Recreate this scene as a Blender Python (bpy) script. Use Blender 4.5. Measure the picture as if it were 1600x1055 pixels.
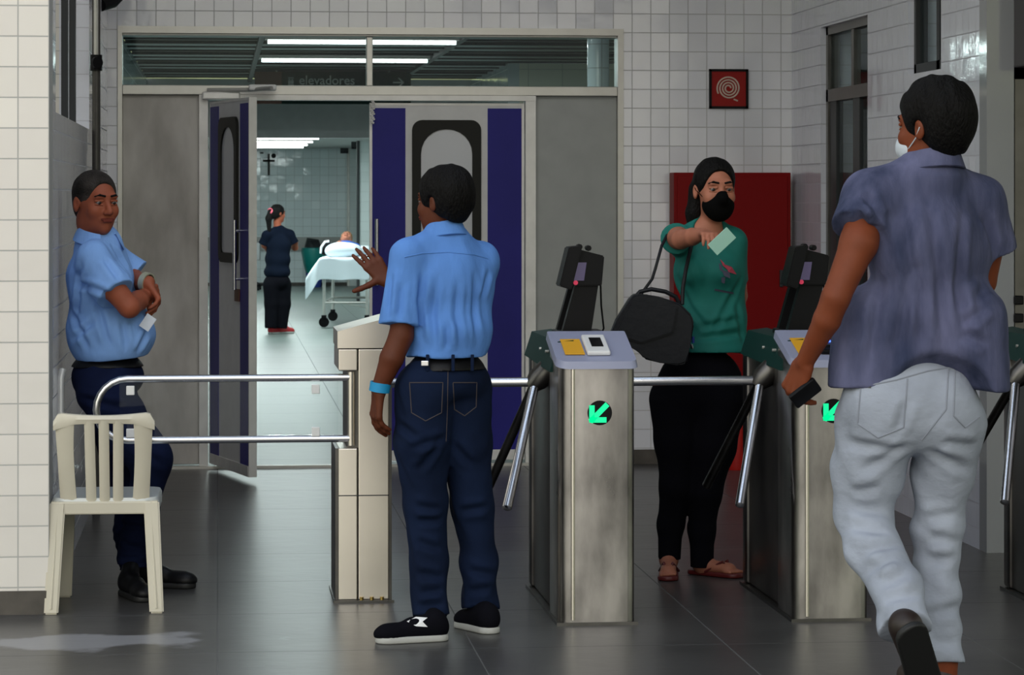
import bpy, bmesh, math, random
import numpy as np
from mathutils import Vector, Matrix
random.seed(7)
for o in list(bpy.data.objects):
    bpy.data.objects.remove(o)
SC = bpy.context.scene
COL = SC.collection
PI = math.pi
# ------------------------------------------------------------------ camera
F = 4400.0                       # focal length in pixels of the 1600 px wide frame
TH = math.radians(5.97)          # camera yaw to the right of the building's depth axis
CT, ST = math.cos(TH), math.sin(TH)
EYE = 1.6; HZ = 305.0
cam_d = bpy.data.cameras.new('camera'); cam = bpy.data.objects.new('camera', cam_d); COL.objects.link(cam)
cam.location = (0, 0, EYE); cam.rotation_euler = (PI/2, 0, -TH)
cam_d.sensor_width = 36; cam_d.lens = F/1600*36
cam_d.shift_y = -(527.5-HZ)/1600
cam_d.dof.use_dof = True; cam_d.dof.focus_distance = 10.6; cam_d.dof.aperture_fstop = 18
cam_d.clip_end = 200
SC.camera = cam
# ------------------------------------------------------------------ world: open daylight behind the camera
W = bpy.data.worlds.new('world'); SC.world = W; W.use_nodes = True
nt = W.node_tree; nt.nodes.clear()
def N(t, ty, **kw):
    n = t.nodes.new(ty)
    for k, v in kw.items(): setattr(n, k, v)
    return n
wo = N(nt, 'ShaderNodeOutputWorld'); bg = N(nt, 'ShaderNodeBackground'); tc = N(nt, 'ShaderNodeTexCoord')
sep = N(nt, 'ShaderNodeSeparateXYZ'); rmp = N(nt, 'ShaderNodeValToRGB')
nt.links.new(tc.outputs['Generated'], sep.inputs[0]); nt.links.new(sep.outputs[2], rmp.inputs[0])
cr = rmp.color_ramp
cr.elements[0].position = 0.0; cr.elements[0].color = (.13, .12, .11, 1)
cr.elements[1].position = 1.0; cr.elements[1].color = (.5, .64, .92, 1)
for p, c in ((.02, (.30, .31, .20, 1)), (.13, (.30, .40, .16, 1)), (.22, (.75, .85, .85, 1)), (.4, (.95, 1.0, 1.12, 1))):
    e = cr.elements.new(p); e.color = c
noi = N(nt, 'ShaderNodeTexNoise'); noi.inputs['Scale'].default_value = 13; noi.inputs['Detail'].default_value = 6
r2 = N(nt, 'ShaderNodeValToRGB'); r2.color_ramp.elements[0].position = .42; r2.color_ramp.elements[0].color = (.35, .35, .33, 1)
r2.color_ramp.elements[1].position = .62; r2.color_ramp.elements[1].color = (1.6, 1.5, 1.3, 1); e = r2.color_ramp.elements.new(.72); e.color = (9, 9, 7.8, 1)
mx = N(nt, 'ShaderNodeMix', data_type='RGBA', blend_type='MULTIPLY'); mx.inputs[0].default_value = 1
nt.links.new(tc.outputs['Generated'], noi.inputs['Vector']); nt.links.new(noi.outputs[0], r2.inputs[0])
nt.links.new(rmp.outputs[0], mx.inputs[6]); nt.links.new(r2.outputs[0], mx.inputs[7])
nt.links.new(mx.outputs[2], bg.inputs[0]); bg.inputs[1].default_value = 1.45
nt.links.new(bg.outputs[0], wo.inputs[0])
# low soft sun reaching the forecourt from behind the camera, to the left
sd = bpy.data.lights.new('sun', 'SUN'); sd.energy = 1.5; sd.angle = math.radians(75); sd.color = (1, .94, .88)
sun = bpy.data.objects.new('sun', sd); COL.objects.link(sun)
sun.rotation_euler = Vector((.38, 1, -.30)).to_track_quat('-Z', 'Y').to_euler()
SC.view_settings.view_transform = 'Standard'; SC.view_settings.look = 'None'
SC.view_settings.gamma = 1; SC.view_settings.use_curve_mapping = False
SC.view_settings.exposure = -.14
# ------------------------------------------------------------------ pixel -> place helpers
def ray(px, py):
    dx = (px-800)/F
    return Vector((dx*CT+ST, -dx*ST+CT, (HZ-py)/F))
def PY(px, py, Y): r = ray(px, py); t = Y/r.y; return Vector((r.x*t, Y, EYE+r.z*t))
def PX(px, py, X): r = ray(px, py); t = X/r.x; return Vector((X, r.y*t, EYE+r.z*t))
def PD(px, py, D): r = ray(px, py); return Vector((r.x*D, r.y*D, EYE+r.z*D))
def PF(px, py): return PD(px, py, EYE*F/(py-HZ))
YB = 16.6
def XB(px, Y=YB): return PY(px, HZ, Y).x
def ZB(px, py, Y=YB): return PY(px, py, Y).z
# ------------------------------------------------------------------ materials
def mat(name, col, rough=.5, metal=0, spec=.5, noise=0, nscale=8, bump=0, bscale=60, stretch=None, emit=None, estr=0, coat=0, trans=0, alpha=1, col2=None, sheen=0):
    m = bpy.data.materials.new(name); m.use_nodes = True
    t = m.node_tree; b = t.nodes['Principled BSDF']
    b.inputs['Base Color'].default_value = (*col, 1); b.inputs['Roughness'].default_value = rough
    b.inputs['Metallic'].default_value = metal; b.inputs['Specular IOR Level'].default_value = spec
    b.inputs['Coat Weight'].default_value = coat; b.inputs['Transmission Weight'].default_value = trans
    b.inputs['Alpha'].default_value = alpha; b.inputs['Sheen Weight'].default_value = sheen
    if emit: b.inputs['Emission Color'].default_value = (*emit, 1); b.inputs['Emission Strength'].default_value = estr
    tcn = N(t, 'ShaderNodeTexCoord'); mp = N(t, 'ShaderNodeMapping')
    if stretch: mp.inputs['Scale'].default_value = stretch
    t.links.new(tcn.outputs['Object'], mp.inputs[0])
    if noise or col2:
        n = N(t, 'ShaderNodeTexNoise'); n.inputs['Scale'].default_value = nscale; n.inputs['Detail'].default_value = 5
        t.links.new(mp.outputs[0], n.inputs['Vector'])
        r = N(t, 'ShaderNodeValToRGB'); r.color_ramp.elements[0].position = .32; r.color_ramp.elements[1].position = .68
        c1 = [max(0, c*(1-noise)) for c in col]; c2 = col2 or [min(1, c*(1+noise)) for c in col]
        r.color_ramp.elements[0].color = (*c1, 1); r.color_ramp.elements[1].color = (*c2, 1)
        t.links.new(n.outputs[0], r.inputs[0]); t.links.new(r.outputs[0], b.inputs['Base Color'])
        if metal > .5:
            mr = N(t, 'ShaderNodeMapRange'); mr.inputs[3].default_value = max(.05, rough-.1); mr.inputs[4].default_value = rough+.12
            t.links.new(n.outputs[0], mr.inputs[0]); t.links.new(mr.outputs[0], b.inputs['Roughness'])
    if bump:
        n2 = N(t, 'ShaderNodeTexNoise'); n2.inputs['Scale'].default_value = bscale; n2.inputs['Detail'].default_value = 4
        t.links.new(mp.outputs[0], n2.inputs['Vector'])
        bp = N(t, 'ShaderNodeBump'); bp.inputs['Strength'].default_value = bump; bp.inputs['Distance'].default_value = .01
        t.links.new(n2.outputs[0], bp.inputs['Height']); t.links.new(bp.outputs[0], b.inputs['Normal'])
    return m
def tile_mat(name, col, grout, size, plane, off=(0, 0), rough=.12, wob=.035, mort=.0028, h=None):
    m = bpy.data.materials.new(name); m.use_nodes = True
    t = m.node_tree; b = t.nodes['Principled BSDF']; L = t.links.new
    b.inputs['Specular IOR Level'].default_value = .5 if plane == 'xy' else .9
    tcn = N(t, 'ShaderNodeTexCoord'); s = N(t, 'ShaderNodeSeparateXYZ'); c = N(t, 'ShaderNodeCombineXYZ')
    L(tcn.outputs['Object'], s.inputs[0]); i, j = {'xz': (0, 2), 'yz': (1, 2), 'xy': (0, 1)}[plane]
    L(s.outputs[i], c.inputs[0]); L(s.outputs[j], c.inputs[1])
    ad = N(t, 'ShaderNodeVectorMath', operation='ADD'); ad.inputs[1].default_value = (off[0]+50*size, off[1]+50*(h or size), 0); L(c.outputs[0], ad.inputs[0])
    br = N(t, 'ShaderNodeTexBrick'); br.offset = 0; br.squash = 1
    L(ad.outputs[0], br.inputs['Vector'])
    br.inputs['Scale'].default_value = 1; br.inputs['Brick Width'].default_value = size; br.inputs['Row Height'].default_value = h or size
    br.inputs['Mortar Size'].default_value = mort; br.inputs['Mortar Smooth'].default_value = .1
    br.inputs['Color1'].default_value = (*col, 1); br.inputs['Color2'].default_value = (*[v*.93 for v in col], 1); br.inputs['Mortar'].default_value = (*grout, 1)
    L(br.outputs['Color'], b.inputs['Base Color'])
    dv = N(t, 'ShaderNodeVectorMath', operation='DIVIDE'); dv.inputs[1].default_value = (size, h or size, 1); L(ad.outputs[0], dv.inputs[0])
    fl = N(t, 'ShaderNodeVectorMath', operation='FLOOR'); L(dv.outputs[0], fl.inputs[0])
    wn = N(t, 'ShaderNodeTexWhiteNoise'); L(fl.outputs[0], wn.inputs['Vector'])
    sb = N(t, 'ShaderNodeVectorMath', operation='SUBTRACT'); sb.inputs[1].default_value = (.5, .5, .5); L(wn.outputs['Color'], sb.inputs[0])
    scn = N(t, 'ShaderNodeVectorMath', operation='SCALE'); scn.inputs['Scale'].default_value = wob; L(sb.outputs[0], scn.inputs[0])
    bn = N(t, 'ShaderNodeTexNoise'); bn.inputs['Scale'].default_value = 7; L(ad.outputs[0], bn.inputs['Vector'])
    inv = N(t, 'ShaderNodeMath', operation='MULTIPLY_ADD'); inv.inputs[1].default_value = -1; L(br.outputs['Fac'], inv.inputs[0]); L(bn.outputs[0], inv.inputs[2])
    bp = N(t, 'ShaderNodeBump'); bp.inputs['Strength'].default_value = .5; bp.inputs['Distance'].default_value = .004; L(inv.outputs[0], bp.inputs['Height'])
    a2 = N(t, 'ShaderNodeVectorMath', operation='ADD'); L(bp.outputs[0], a2.inputs[0]); L(scn.outputs[0], a2.inputs[1])
    nm = N(t, 'ShaderNodeVectorMath', operation='NORMALIZE'); L(a2.outputs[0], nm.inputs[0]); L(nm.outputs[0], b.inputs['Normal'])
    mr = N(t, 'ShaderNodeMapRange'); mr.inputs[3].default_value = rough; mr.inputs[4].default_value = .7; L(br.outputs['Fac'], mr.inputs[0]); L(mr.outputs[0], b.inputs['Roughness'])
    return m
def glass_mat(name, tint=(.9, .95, .95), op=.12):
    m = bpy.data.materials.new(name); m.use_nodes = True; t = m.node_tree; t.nodes.clear()
    o = N(t, 'ShaderNodeOutputMaterial'); tr = N(t, 'ShaderNodeBsdfTransparent'); tr.inputs[0].default_value = (*tint, 1)
    g = N(t, 'ShaderNodeBsdfGlossy'); g.inputs['Roughness'].default_value = .03; g.inputs[0].default_value = (.9, .95, 1, 1)
    fr = N(t, 'ShaderNodeFresnel'); fr.inputs[0].default_value = 1.5
    ad = N(t, 'ShaderNodeMath', operation='MULTIPLY_ADD'); ad.inputs[1].default_value = .4 if op > .05 else .16; ad.inputs[2].default_value = 0 if op < .05 else .01
    t.links.new(fr.outputs[0], ad.inputs[0])
    mxx = N(t, 'ShaderNodeMixShader'); t.links.new(ad.outputs[0], mxx.inputs[0]); t.links.new(tr.outputs[0], mxx.inputs[1]); t.links.new(g.outputs[0], mxx.inputs[2])
    t.links.new(mxx.outputs[0], o.inputs[0]); return m
M = {}
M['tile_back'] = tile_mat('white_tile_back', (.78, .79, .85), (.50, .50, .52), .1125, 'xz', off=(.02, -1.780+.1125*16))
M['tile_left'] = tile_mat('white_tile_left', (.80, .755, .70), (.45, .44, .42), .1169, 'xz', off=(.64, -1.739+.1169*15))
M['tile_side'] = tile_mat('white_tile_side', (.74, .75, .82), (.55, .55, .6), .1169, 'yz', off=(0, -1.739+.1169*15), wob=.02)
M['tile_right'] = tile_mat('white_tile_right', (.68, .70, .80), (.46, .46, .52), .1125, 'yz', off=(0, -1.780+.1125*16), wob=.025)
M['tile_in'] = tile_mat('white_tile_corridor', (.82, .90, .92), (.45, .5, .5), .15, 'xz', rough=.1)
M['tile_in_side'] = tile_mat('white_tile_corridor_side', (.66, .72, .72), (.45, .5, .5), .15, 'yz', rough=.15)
M['tile_cream'] = tile_mat('cream_tile', (.60, .60, .48), (.35, .35, .3), .30, 'xz', rough=.3)
M['floor'] = tile_mat('grey_floor', (.058, .056, .055), (.085, .085, .085), .9, 'xy', rough=.33, wob=.004, mort=.003)
M['floor_in'] = tile_mat('pale_floor', (.155, .19, .178), (.12, .14, .13), .9, 'xy', rough=.36, wob=.003, mort=.003)
def worn_floor(m):
    t = m.node_tree; L = t.links.new; b = t.nodes['Principled BSDF']; src = b.inputs['Base Color'].links[0].from_socket
    c = PF(120, 1003); tcn = N(t, 'ShaderNodeTexCoord'); mp = N(t, 'ShaderNodeMapping'); mp.inputs['Location'].default_value = (-c.x/.55, -c.y/.20, 0); mp.inputs['Scale'].default_value = (1/.55, 1/.20, 0)
    ln = N(t, 'ShaderNodeVectorMath', operation='LENGTH'); n = N(t, 'ShaderNodeTexNoise'); n.inputs['Scale'].default_value = 3.2; n.inputs['Detail'].default_value = 5
    L(tcn.outputs['Object'], mp.inputs[0]); L(mp.outputs[0], ln.inputs[0]); L(tcn.outputs['Object'], n.inputs['Vector'])
    a = N(t, 'ShaderNodeMath', operation='MULTIPLY_ADD'); a.inputs[1].default_value = -.35; L(ln.outputs['Value'], a.inputs[0]); L(n.outputs[0], a.inputs[2])
    r = N(t, 'ShaderNodeMapRange'); r.inputs[1].default_value = .17; r.inputs[2].default_value = .26; L(a.outputs[0], r.inputs[0])
    big = N(t, 'ShaderNodeTexNoise'); big.inputs['Scale'].default_value = 1.3; big.inputs['Detail'].default_value = 6; L(tcn.outputs['Object'], big.inputs['Vector'])
    br = N(t, 'ShaderNodeMapRange'); br.inputs[1].default_value = .3; br.inputs[2].default_value = .7; br.inputs[3].default_value = .75; br.inputs[4].default_value = 1.25; L(big.outputs[0], br.inputs[0])
    mu = N(t, 'ShaderNodeVectorMath', operation='SCALE'); L(src, mu.inputs[0]); L(br.outputs[0], mu.inputs['Scale'])
    mx = N(t, 'ShaderNodeMix', data_type='RGBA'); mx.inputs[7].default_value = (.22, .22, .235, 1); L(r.outputs[0], mx.inputs[0]); L(mu.outputs[0], mx.inputs[6]); L(mx.outputs[2], b.inputs['Base Color'])
worn_floor(M['floor'])
M['skirt'] = mat('brown_stone_skirting', (.075, .065, .055), .6, noise=.3)
M['ceil'] = mat('plaster_ceiling', (.55, .55, .54), .9)
M['alu'] = mat('aluminium_frame', (.52, .51, .48), .38, .6, noise=.12, nscale=5)
M['alu_white'] = mat('pale_aluminium', (.72, .71, .69), .4, .25, noise=.08)
M['panel_stained'] = mat('stained_grey_panel', (.47, .44, .40), .62, noise=.12, nscale=4, stretch=(1.5, 1, .6), col2=(.64, .61, .57))
M['panel_grey'] = mat('smooth_grey_panel', (.37, .385, .375), .5, noise=.05)
M['slat'] = mat('metal_ceiling_slat', (.12, .165, .155), .4, .6, noise=.15, nscale=1.2)
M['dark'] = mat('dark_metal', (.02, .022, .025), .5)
M['black'] = mat('black_plastic', (.004, .004, .005), .42, spec=.15)
M['door_blue'] = mat('blue_laminate', (.022, .020, .21), .45, spec=.18, noise=.1, nscale=2)
M['door_white'] = mat('pale_grey_laminate', (.66, .66, .66), .45, noise=.05)
M['door_ring'] = mat('black_gasket', (.012, .012, .010), .5, spec=.2)
M['door_pane'] = mat('frosted_pane', (.56, .58, .62), .18)
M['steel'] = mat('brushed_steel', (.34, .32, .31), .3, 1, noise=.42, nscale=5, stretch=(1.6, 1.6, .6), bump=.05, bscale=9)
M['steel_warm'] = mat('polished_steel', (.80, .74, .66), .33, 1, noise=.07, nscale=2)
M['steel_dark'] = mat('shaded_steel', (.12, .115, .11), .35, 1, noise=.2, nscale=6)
M['chrome'] = mat('chrome_tube', (.72, .72, .74), .2, 1)
M['lid'] = mat('lavender_grey_plastic', (.30, .32, .45), .4)
M['green_lid'] = mat('dark_green_plastic', (.006, .035, .03), .5, spec=.15)
M['yellow'] = mat('yellow_sticker', (.75, .38, .02), .5)
M['led'] = mat('green_led', (.0, .4, .2), .4, emit=(.0, .80, .30), estr=1.0)
M['bluled'] = mat('blue_led', (.05, .1, .8), .4, emit=(.06, .16, 1), estr=3)
M['purple_scr'] = mat('dim_screen', (.03, .02, .06), .2, emit=(.25, .2, .5), estr=.12)
M['red_led'] = mat('red_led', (.5, .02, .05), .4, emit=(.9, .05, .15), estr=.35)
M['chair'] = mat('cream_plastic', (.60, .555, .45), .42, noise=.05, nscale=3)
M['red_box'] = mat('red_painted_metal', (.21, .002, .003), .5, spec=.15)
M['red'] = mat('signal_red', (.42, .012, .008), .35)
M['sign_red'] = mat('sign_red', (.30, .012, .010), .5, spec=.2)
M['sign_cream'] = mat('sign_cream', (.62, .50, .42), .5)
M['sign_green'] = mat('sign_green', (.004, .022, .017), .5, spec=.1)
M['sign_brown'] = mat('sign_brown', (.10, .032, .012), .5)
M['sign_text'] = mat('sign_lettering', (.36, .40, .38), .5)
M['white'] = mat('white_plastic', (.75, .75, .75), .4)
M['tube'] = mat('lit_fluorescent_tube', (1, 1, 1), .5, emit=(.93, 1, .98), estr=5)
M['glass'] = glass_mat('clear_glass', op=.035); M['acrylic'] = glass_mat('clear_acrylic', (.97, .98, .98), .05)
M['wood'] = mat('dark_wood', (.02, .018, .015), .5)
M['paper'] = mat('white_paper', (.62, .66, .74), .6)
M['sheet'] = mat('white_sheet', (.72, .80, .86), .8, bump=.3, bscale=6)
M['teal_bag'] = mat('teal_liner', (.0, .22, .20), .35, bump=.5, bscale=14)
M['binblue'] = mat('blue_plastic', (.02, .05, .3), .4)
# people
M['skin_l'] = mat('tan_skin', (.27, .072, .036), .55, spec=.25, noise=.07, nscale=20)
M['skin_c'] = mat('dark_tan_skin', (.105, .027, .011), .55, spec=.25, noise=.07, nscale=20)
M['skin_w'] = mat('light_tan_skin', (.38, .145, .09), .55, spec=.25, noise=.05, nscale=20)
M['skin_r'] = mat('brown_skin', (.18, .043, .016), .55, spec=.25, noise=.08, nscale=20)
M['hair'] = mat('black_hair', (.004, .0035, .0035), .6, spec=.12, bump=.9, bscale=130, stretch=(1, 1, .35))
M['hair_grey'] = mat('cropped_greying_hair', (.010, .008, .007), .8, spec=.15, bump=.6, bscale=160, col2=(.05, .042, .038), nscale=14)
M['shirt_blue'] = mat('light_blue_cotton', (.105, .25, .62), .85, spec=.15, noise=.05, nscale=6, bump=.6, bscale=20, stretch=(1, 1, .35))
M['shirt_pale'] = mat('pale_blue_cotton', (.21, .38, .75), .85, spec=.15, noise=.05, nscale=6, bump=.6, bscale=20, stretch=(1, 1, .4))
M['navy'] = mat('navy_trouser_cloth', (.006, .010, .036), .9, spec=.1, noise=.2, bump=.3, bscale=14)
M['navy_denim'] = mat('dark_denim', (.006, .012, .034), .9, spec=.1, noise=.25, nscale=5, bump=.4, bscale=16)
M['seam'] = mat('denim_stitching', (.05, .04, .045), .8)
M['belt'] = mat('black_leather', (.004, .004, .005), .45, spec=.25)
M['dye'] = mat('mottled_blue_linen', (.028, .043, .115), .9, noise=.4, nscale=5.5, bump=.9, bscale=14, stretch=(1.5, 1.5, .5), col2=(.125, .13, .235))
M['jeans'] = mat('pale_washed_denim', (.33, .36, .43), .9, spec=.1, noise=.16, nscale=4, bump=.9, bscale=11, stretch=(1, 1, 1.5))
M['teal'] = mat('teal_jersey', (.0, .13, .11), .8, noise=.1, bump=.3, bscale=9)
M['scrub'] = mat('navy_scrub_cloth', (.003, .006, .015), .9, spec=.1)
M['blackcloth'] = mat('black_trouser_cloth', (.0035, .0035, .006), .9, spec=.08)
M['leather'] = mat('dark_brown_leather', (.018, .009, .006), .5, noise=.3)
M['sole'] = mat('pale_rubber_sole', (.42, .42, .40), .6)
M['darksole'] = mat('dark_rubber_sole', (.01, .01, .01), .6)
M['flip'] = mat('dark_red_rubber', (.10, .008, .008), .5)
M['shoe_red'] = mat('red_shoe', (.45, .01, .015), .5)
M['mask'] = mat('black_mask_cloth', (.003, .003, .003), .9, spec=.05)
M['maskw'] = mat('white_mask_cloth', (.6, .65, .7), .8)
M['eyew'] = mat('eye_white', (.17, .14, .13), .5); M['iris'] = mat('dark_iris', (.006, .004, .003), .4)
M['lips'] = mat('lips', (.15, .032, .022), .6, spec=.15)
M['lips_w'] = mat('lips_light', (.3, .08, .07), .45)
M['nail'] = mat('nail', (.5, .3, .25), .3)
M['band'] = mat('cyan_wristband', (.01, .27, .55), .5)
M['watch'] = mat('pale_gold_watch', (.5, .5, .38), .35, .5)
M['bag'] = mat('black_bag_leather', (.007, .008, .011), .5, spec=.2, bump=.2, bscale=30)
M['card'] = mat('mint_card', (.38, .66, .56), .45)
M['pink'] = mat('pink_fabric', (.8, .12, .18), .7)
M['print_red'] = mat('shirt_print_red', (.35, .04, .07), .8)
M['print_dark'] = mat('shirt_print_dark', (.06, .06, .10), .8)
# ------------------------------------------------------------------ object helpers
def setp(o, label=None, cat=None, group=None, kind=None):
    if label: o['label'] = label
    if cat: o['category'] = cat
    if group: o['group'] = group
    if kind: o['kind'] = kind
    return o
def empty(name, loc=(0, 0, 0), rz=0, **kw):
    o = bpy.data.objects.new(name, None); o.empty_display_size = .1; COL.objects.link(o)
    o.location = loc; o.rotation_euler = (0, 0, rz); return setp(o, **kw)
class MB:
    def __init__(s): s.b = bmesh.new()
    def box(s, x0, x1, y0, y1, z0, z1, bev=0, seg=2, mtx=None):
        r = bmesh.ops.create_cube(s.b, size=1); vs = r['verts']
        for v in vs:
            v.co = Vector(((x0+x1)/2+v.co.x*(x1-x0), (y0+y1)/2+v.co.y*(y1-y0), (z0+z1)/2+v.co.z*(z1-z0)))
        if bev:
            es = list({e for v in vs for e in v.link_edges})
            r = bmesh.ops.bevel(s.b, geom=es, offset=bev, segments=seg, affect='EDGES', profile=.5)
            vs = list({v for f in r['faces'] for v in f.verts} | {v for v in vs if v.is_valid})
        if mtx is not None: bmesh.ops.transform(s.b, matrix=mtx, verts=[v for v in vs if v.is_valid])
        return s
    def hexa(s, bot, top):          # two quads of four points each
        v = [s.b.verts.new(p) for p in list(bot)+list(top)]
        for f in ((3, 2, 1, 0), (4, 5, 6, 7), (0, 1, 5, 4), (1, 2, 6, 5), (2, 3, 7, 6), (3, 0, 4, 7)): s.b.faces.new([v[i] for i in f])
        return s
    def prism(s, pts, d):           # polygon points extruded by vector d
        a = [s.b.verts.new(Vector(p)) for p in pts]; b = [s.b.verts.new(Vector(p)+Vector(d)) for p in pts]
        n = len(a); s.b.faces.new(a); s.b.faces.new(b[::-1])
        for i in range(n): s.b.faces.new([a[i], b[i], b[(i+1) % n], a[(i+1) % n]])
        return s
    def tube(s, pts, r, n=12, cap=True, closed=False):
        pts = [Vector(p) for p in pts]; rs = r if isinstance(r, (list, tuple)) else [r]*len(pts)
        rings = []; m = len(pts); prev = None
        for i, p in enumerate(pts):
            if closed: t = (pts[(i+1) % m]-pts[i-1]).normalized()
            else: t = (pts[min(i+1, m-1)]-pts[max(i-1, 0)]).normalized()
            if prev is None:
                up = Vector((0, 0, 1)) if abs(t.z) < .9 else Vector((1, 0, 0)); x = t.cross(up).normalized()
            else: x = (prev - t*prev.dot(t)).normalized()
            prev = x; y = t.cross(x)
            rings.append([s.b.verts.new(p+(x*math.cos(a)+y*math.sin(a))*rs[i]) for a in [2*PI*k/n for k in range(n)]])
        for i in range(m if closed else m-1):
            A, B = rings[i], rings[(i+1) % m]
            for k in range(n): s.b.faces.new([A[k], A[(k+1) % n], B[(k+1) % n], B[k]])
        if cap and not closed: s.b.faces.new(rings[0][::-1]); s.b.faces.new(rings[-1])
        return s
    def grid(s, P):                 # P[i][j] points
        V = [[s.b.verts.new(Vector(p)) for p in row] for row in P]
        for i in range(len(V)-1):
            for j in range(len(V[0])-1): s.b.faces.new([V[i][j], V[i+1][j], V[i+1][j+1], V[i][j+1]])
        return s
    def build(s, name, m, parent=None, smooth=False, mods=(), **kw):
        bmesh.ops.recalc_face_normals(s.b, faces=s.b.faces)
        me = bpy.data.meshes.new(name); s.b.to_mesh(me); s.b.free()
        me.materials.append(m)
        o = bpy.data.objects.new(name, me); COL.objects.link(o)
        if parent: o.parent = parent
        if smooth:
            me.polygons.foreach_set('use_smooth', [True]*len(me.polygons))
            try: me.set_sharp_from_angle(angle=math.radians(40))
            except Exception: pass
        for md in mods:
            mm = o.modifiers.new(md[0], md[0])
            for k, v in md[1].items(): setattr(mm, k, v)
        return setp(o, **kw)
def BX(*a, **k): return MB().box(*a, **k)
def ST_(o): o['kind'] = 'structure'; return o
def rrect(w, h, r, n=6, rt=None):
    """rounded rectangle outline centred at 0, rt = radius of top corners"""
    rt = rt or r; P = []
    for cx, cy, rr, a0 in ((w/2-rt, h/2-rt, rt, 0), (-w/2+rt, h/2-rt, rt, 90), (-w/2+r, -h/2+r, r, 180), (w/2-r, -h/2+r, r, 270)):
        for k in range(n+1):
            a = math.radians(a0+90*k/n); P.append((cx+rr*math.cos(a), cy+rr*math.sin(a)))
    return P
# ------------------------------------------------------------------ setting
YR = 49.8; XL = -.64; XR = 3.42; WH = 5.4
BX(-12, 12, -4, YB, -.2, 0).build('floor', M['floor'], kind='structure')
BX(-12, 12, YB, YR+.3, -.2, 0).build('floor', M['floor_in'], kind='structure')
BX(-9, 9, 12.0, YB+.2, WH, WH+.15).build('ceiling', M['ceil'], kind='structure')
BX(2.3, 9, 5.5, YB, 3.6, 3.75).build('ceiling', M['ceil'], kind='structure')  # unseen slab added over the right side to cut its top light
# back wall with the wide entrance opening
xl, xr = XB(184), XB(974); ztop = ZB(580, 47)
b = MB(); b.box(xr, XR+.2, YB, YB+.2, 0, WH); b.box(XL-.2, xl, YB, YB+.2, 0, WH); b.box(xl, xr, YB, YB+.2, ztop, WH)
b.build('wall_back', M['tile_back'], kind='structure')
BX(xr, XR, YB-.015, YB+.01, .0, .085).build('baseboard_back', M['skirt'], kind='structure')
# left column: front face at YC, then the side wall running back
YC = 10.88
b = MB(); b.box(-4, XL, YC, YC+.25, .09, WH); b.build('wall_left', M['tile_left'], kind='structure')
BX(-4, XL+.004, YC-.01, YC+.25, 0, .09).build('baseboard_left', M['skirt'], kind='structure')
b = MB(); y0, y1, zs = 11.32, 14.28, 1.93
b.box(XL-.15, XL, YC+.25, y0, 0, WH); b.box(XL-.15, XL, y0, y1, 0, zs); b.box(XL-.15, XL, y1, YB, 0, WH)
b.build('wall_side', M['tile_side'], kind='structure')
BX(-3.5, XL-.15, y1, y1+.15, 0, WH).build('wall_recess', M['tile_left'], kind='structure')
w = empty('window_1', kind='structure')
b = MB(); b.box(XL-.06, XL-.01, y0, y0+.09, zs, WH).build('window_frame', M['dark'], w)
for px in (103, 115):
    yy = PX(px, 100, XL-.04).y; BX(XL-.06, XL-.03, yy-.03, yy+.03, zs, WH).build('window_bar', M['dark'], w)
# right wall with doorway, high window; pillar
dy0, dy1 = 14.62, 15.78; wy0, wy1 = 13.1, 13.74; YP = 12.3
b = MB()
b.box(XR, XR+.2, dy1, YB, 0, WH); b.box(XR, XR+.2, dy0, dy1, 2.555, WH); b.box(XR, XR+.2, wy1, dy0, 0, WH)
b.box(XR, XR+.2, wy0, wy1, 0, 2.2); b.box(XR, XR+.2, YP+.12, wy0, 0, WH)
b.build('wall_right', M['tile_right'], kind='structure')
BX(XR, XR+.125, YP, YP+.12, 0, WH).build('wall_pillar', mat('glazed_pillar_tile', (.26, .27, .29), .1, bump=.15, bscale=3), kind='structure')
# dim room behind the right wall
b = MB(); b.box(XR+.2, 9, YB, YB+.1, 0, WH); b.box(9, 9.1, YP, YB, 0, WH); b.box(XR+.2, 9, YP-.05, YP+.05+.1, 0, WH) if False else None
b.build('wall_room', M['tile_back'], kind='structure')
b = MB(); b.box(4.2, 9, YP+.4, YP+.5, 0, WH); b.build('wall_inner', M['ceil'], kind='structure')
# door in the right wall
d = empty('door_3', kind='structure')
x = XR+.03
b = MB()
b.box(x, x+.07, dy0, dy0+.05, 0, 2.555).box(x, x+.07, dy1-.05, dy1, 0, 2.555).box(x, x+.07, dy0, dy1, 2.51, 2.555).box(x, x+.07, dy0, dy1, 2.13, 2.2)
b.box(x+.01, x+.05, 15.12, 15.18, 2.2, 2.51); b.build('door_frame', M['steel_dark'], d)
b = MB(); b.box(x+.01, x+.05, 14.98, 15.14, 0, 2.13).box(x+.01, x+.05, 15.56, 15.73, 0, 2.13)
b.build('door_stile', M['dark'], d)
BX(x+.02, x+.03, dy0+.05, dy1-.05, 0, 2.13).build('door_glass', M['glass'], d)
BX(x+.02, x+.03, dy0+.05, dy1-.05, 2.2, 2.51).build('transom_glass', M['glass'], d)
w = empty('window_2', kind='structure')
b = MB(); b.box(x, x+.06, wy0, wy0+.04, 2.2, 3.3).box(x, x+.06, wy1-.04, wy1, 2.2, 3.3).box(x, x+.06, wy0, wy1, 2.2, 2.25)
b.box(x, x+.06, 13.24, 13.30, 2.2, 3.3); b.build('window_frame', M['dark'], w)
BX(x+.02, x+.03, wy0, wy1, 2.25, 3.3).build('window_glass', M['glass'], w)
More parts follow.
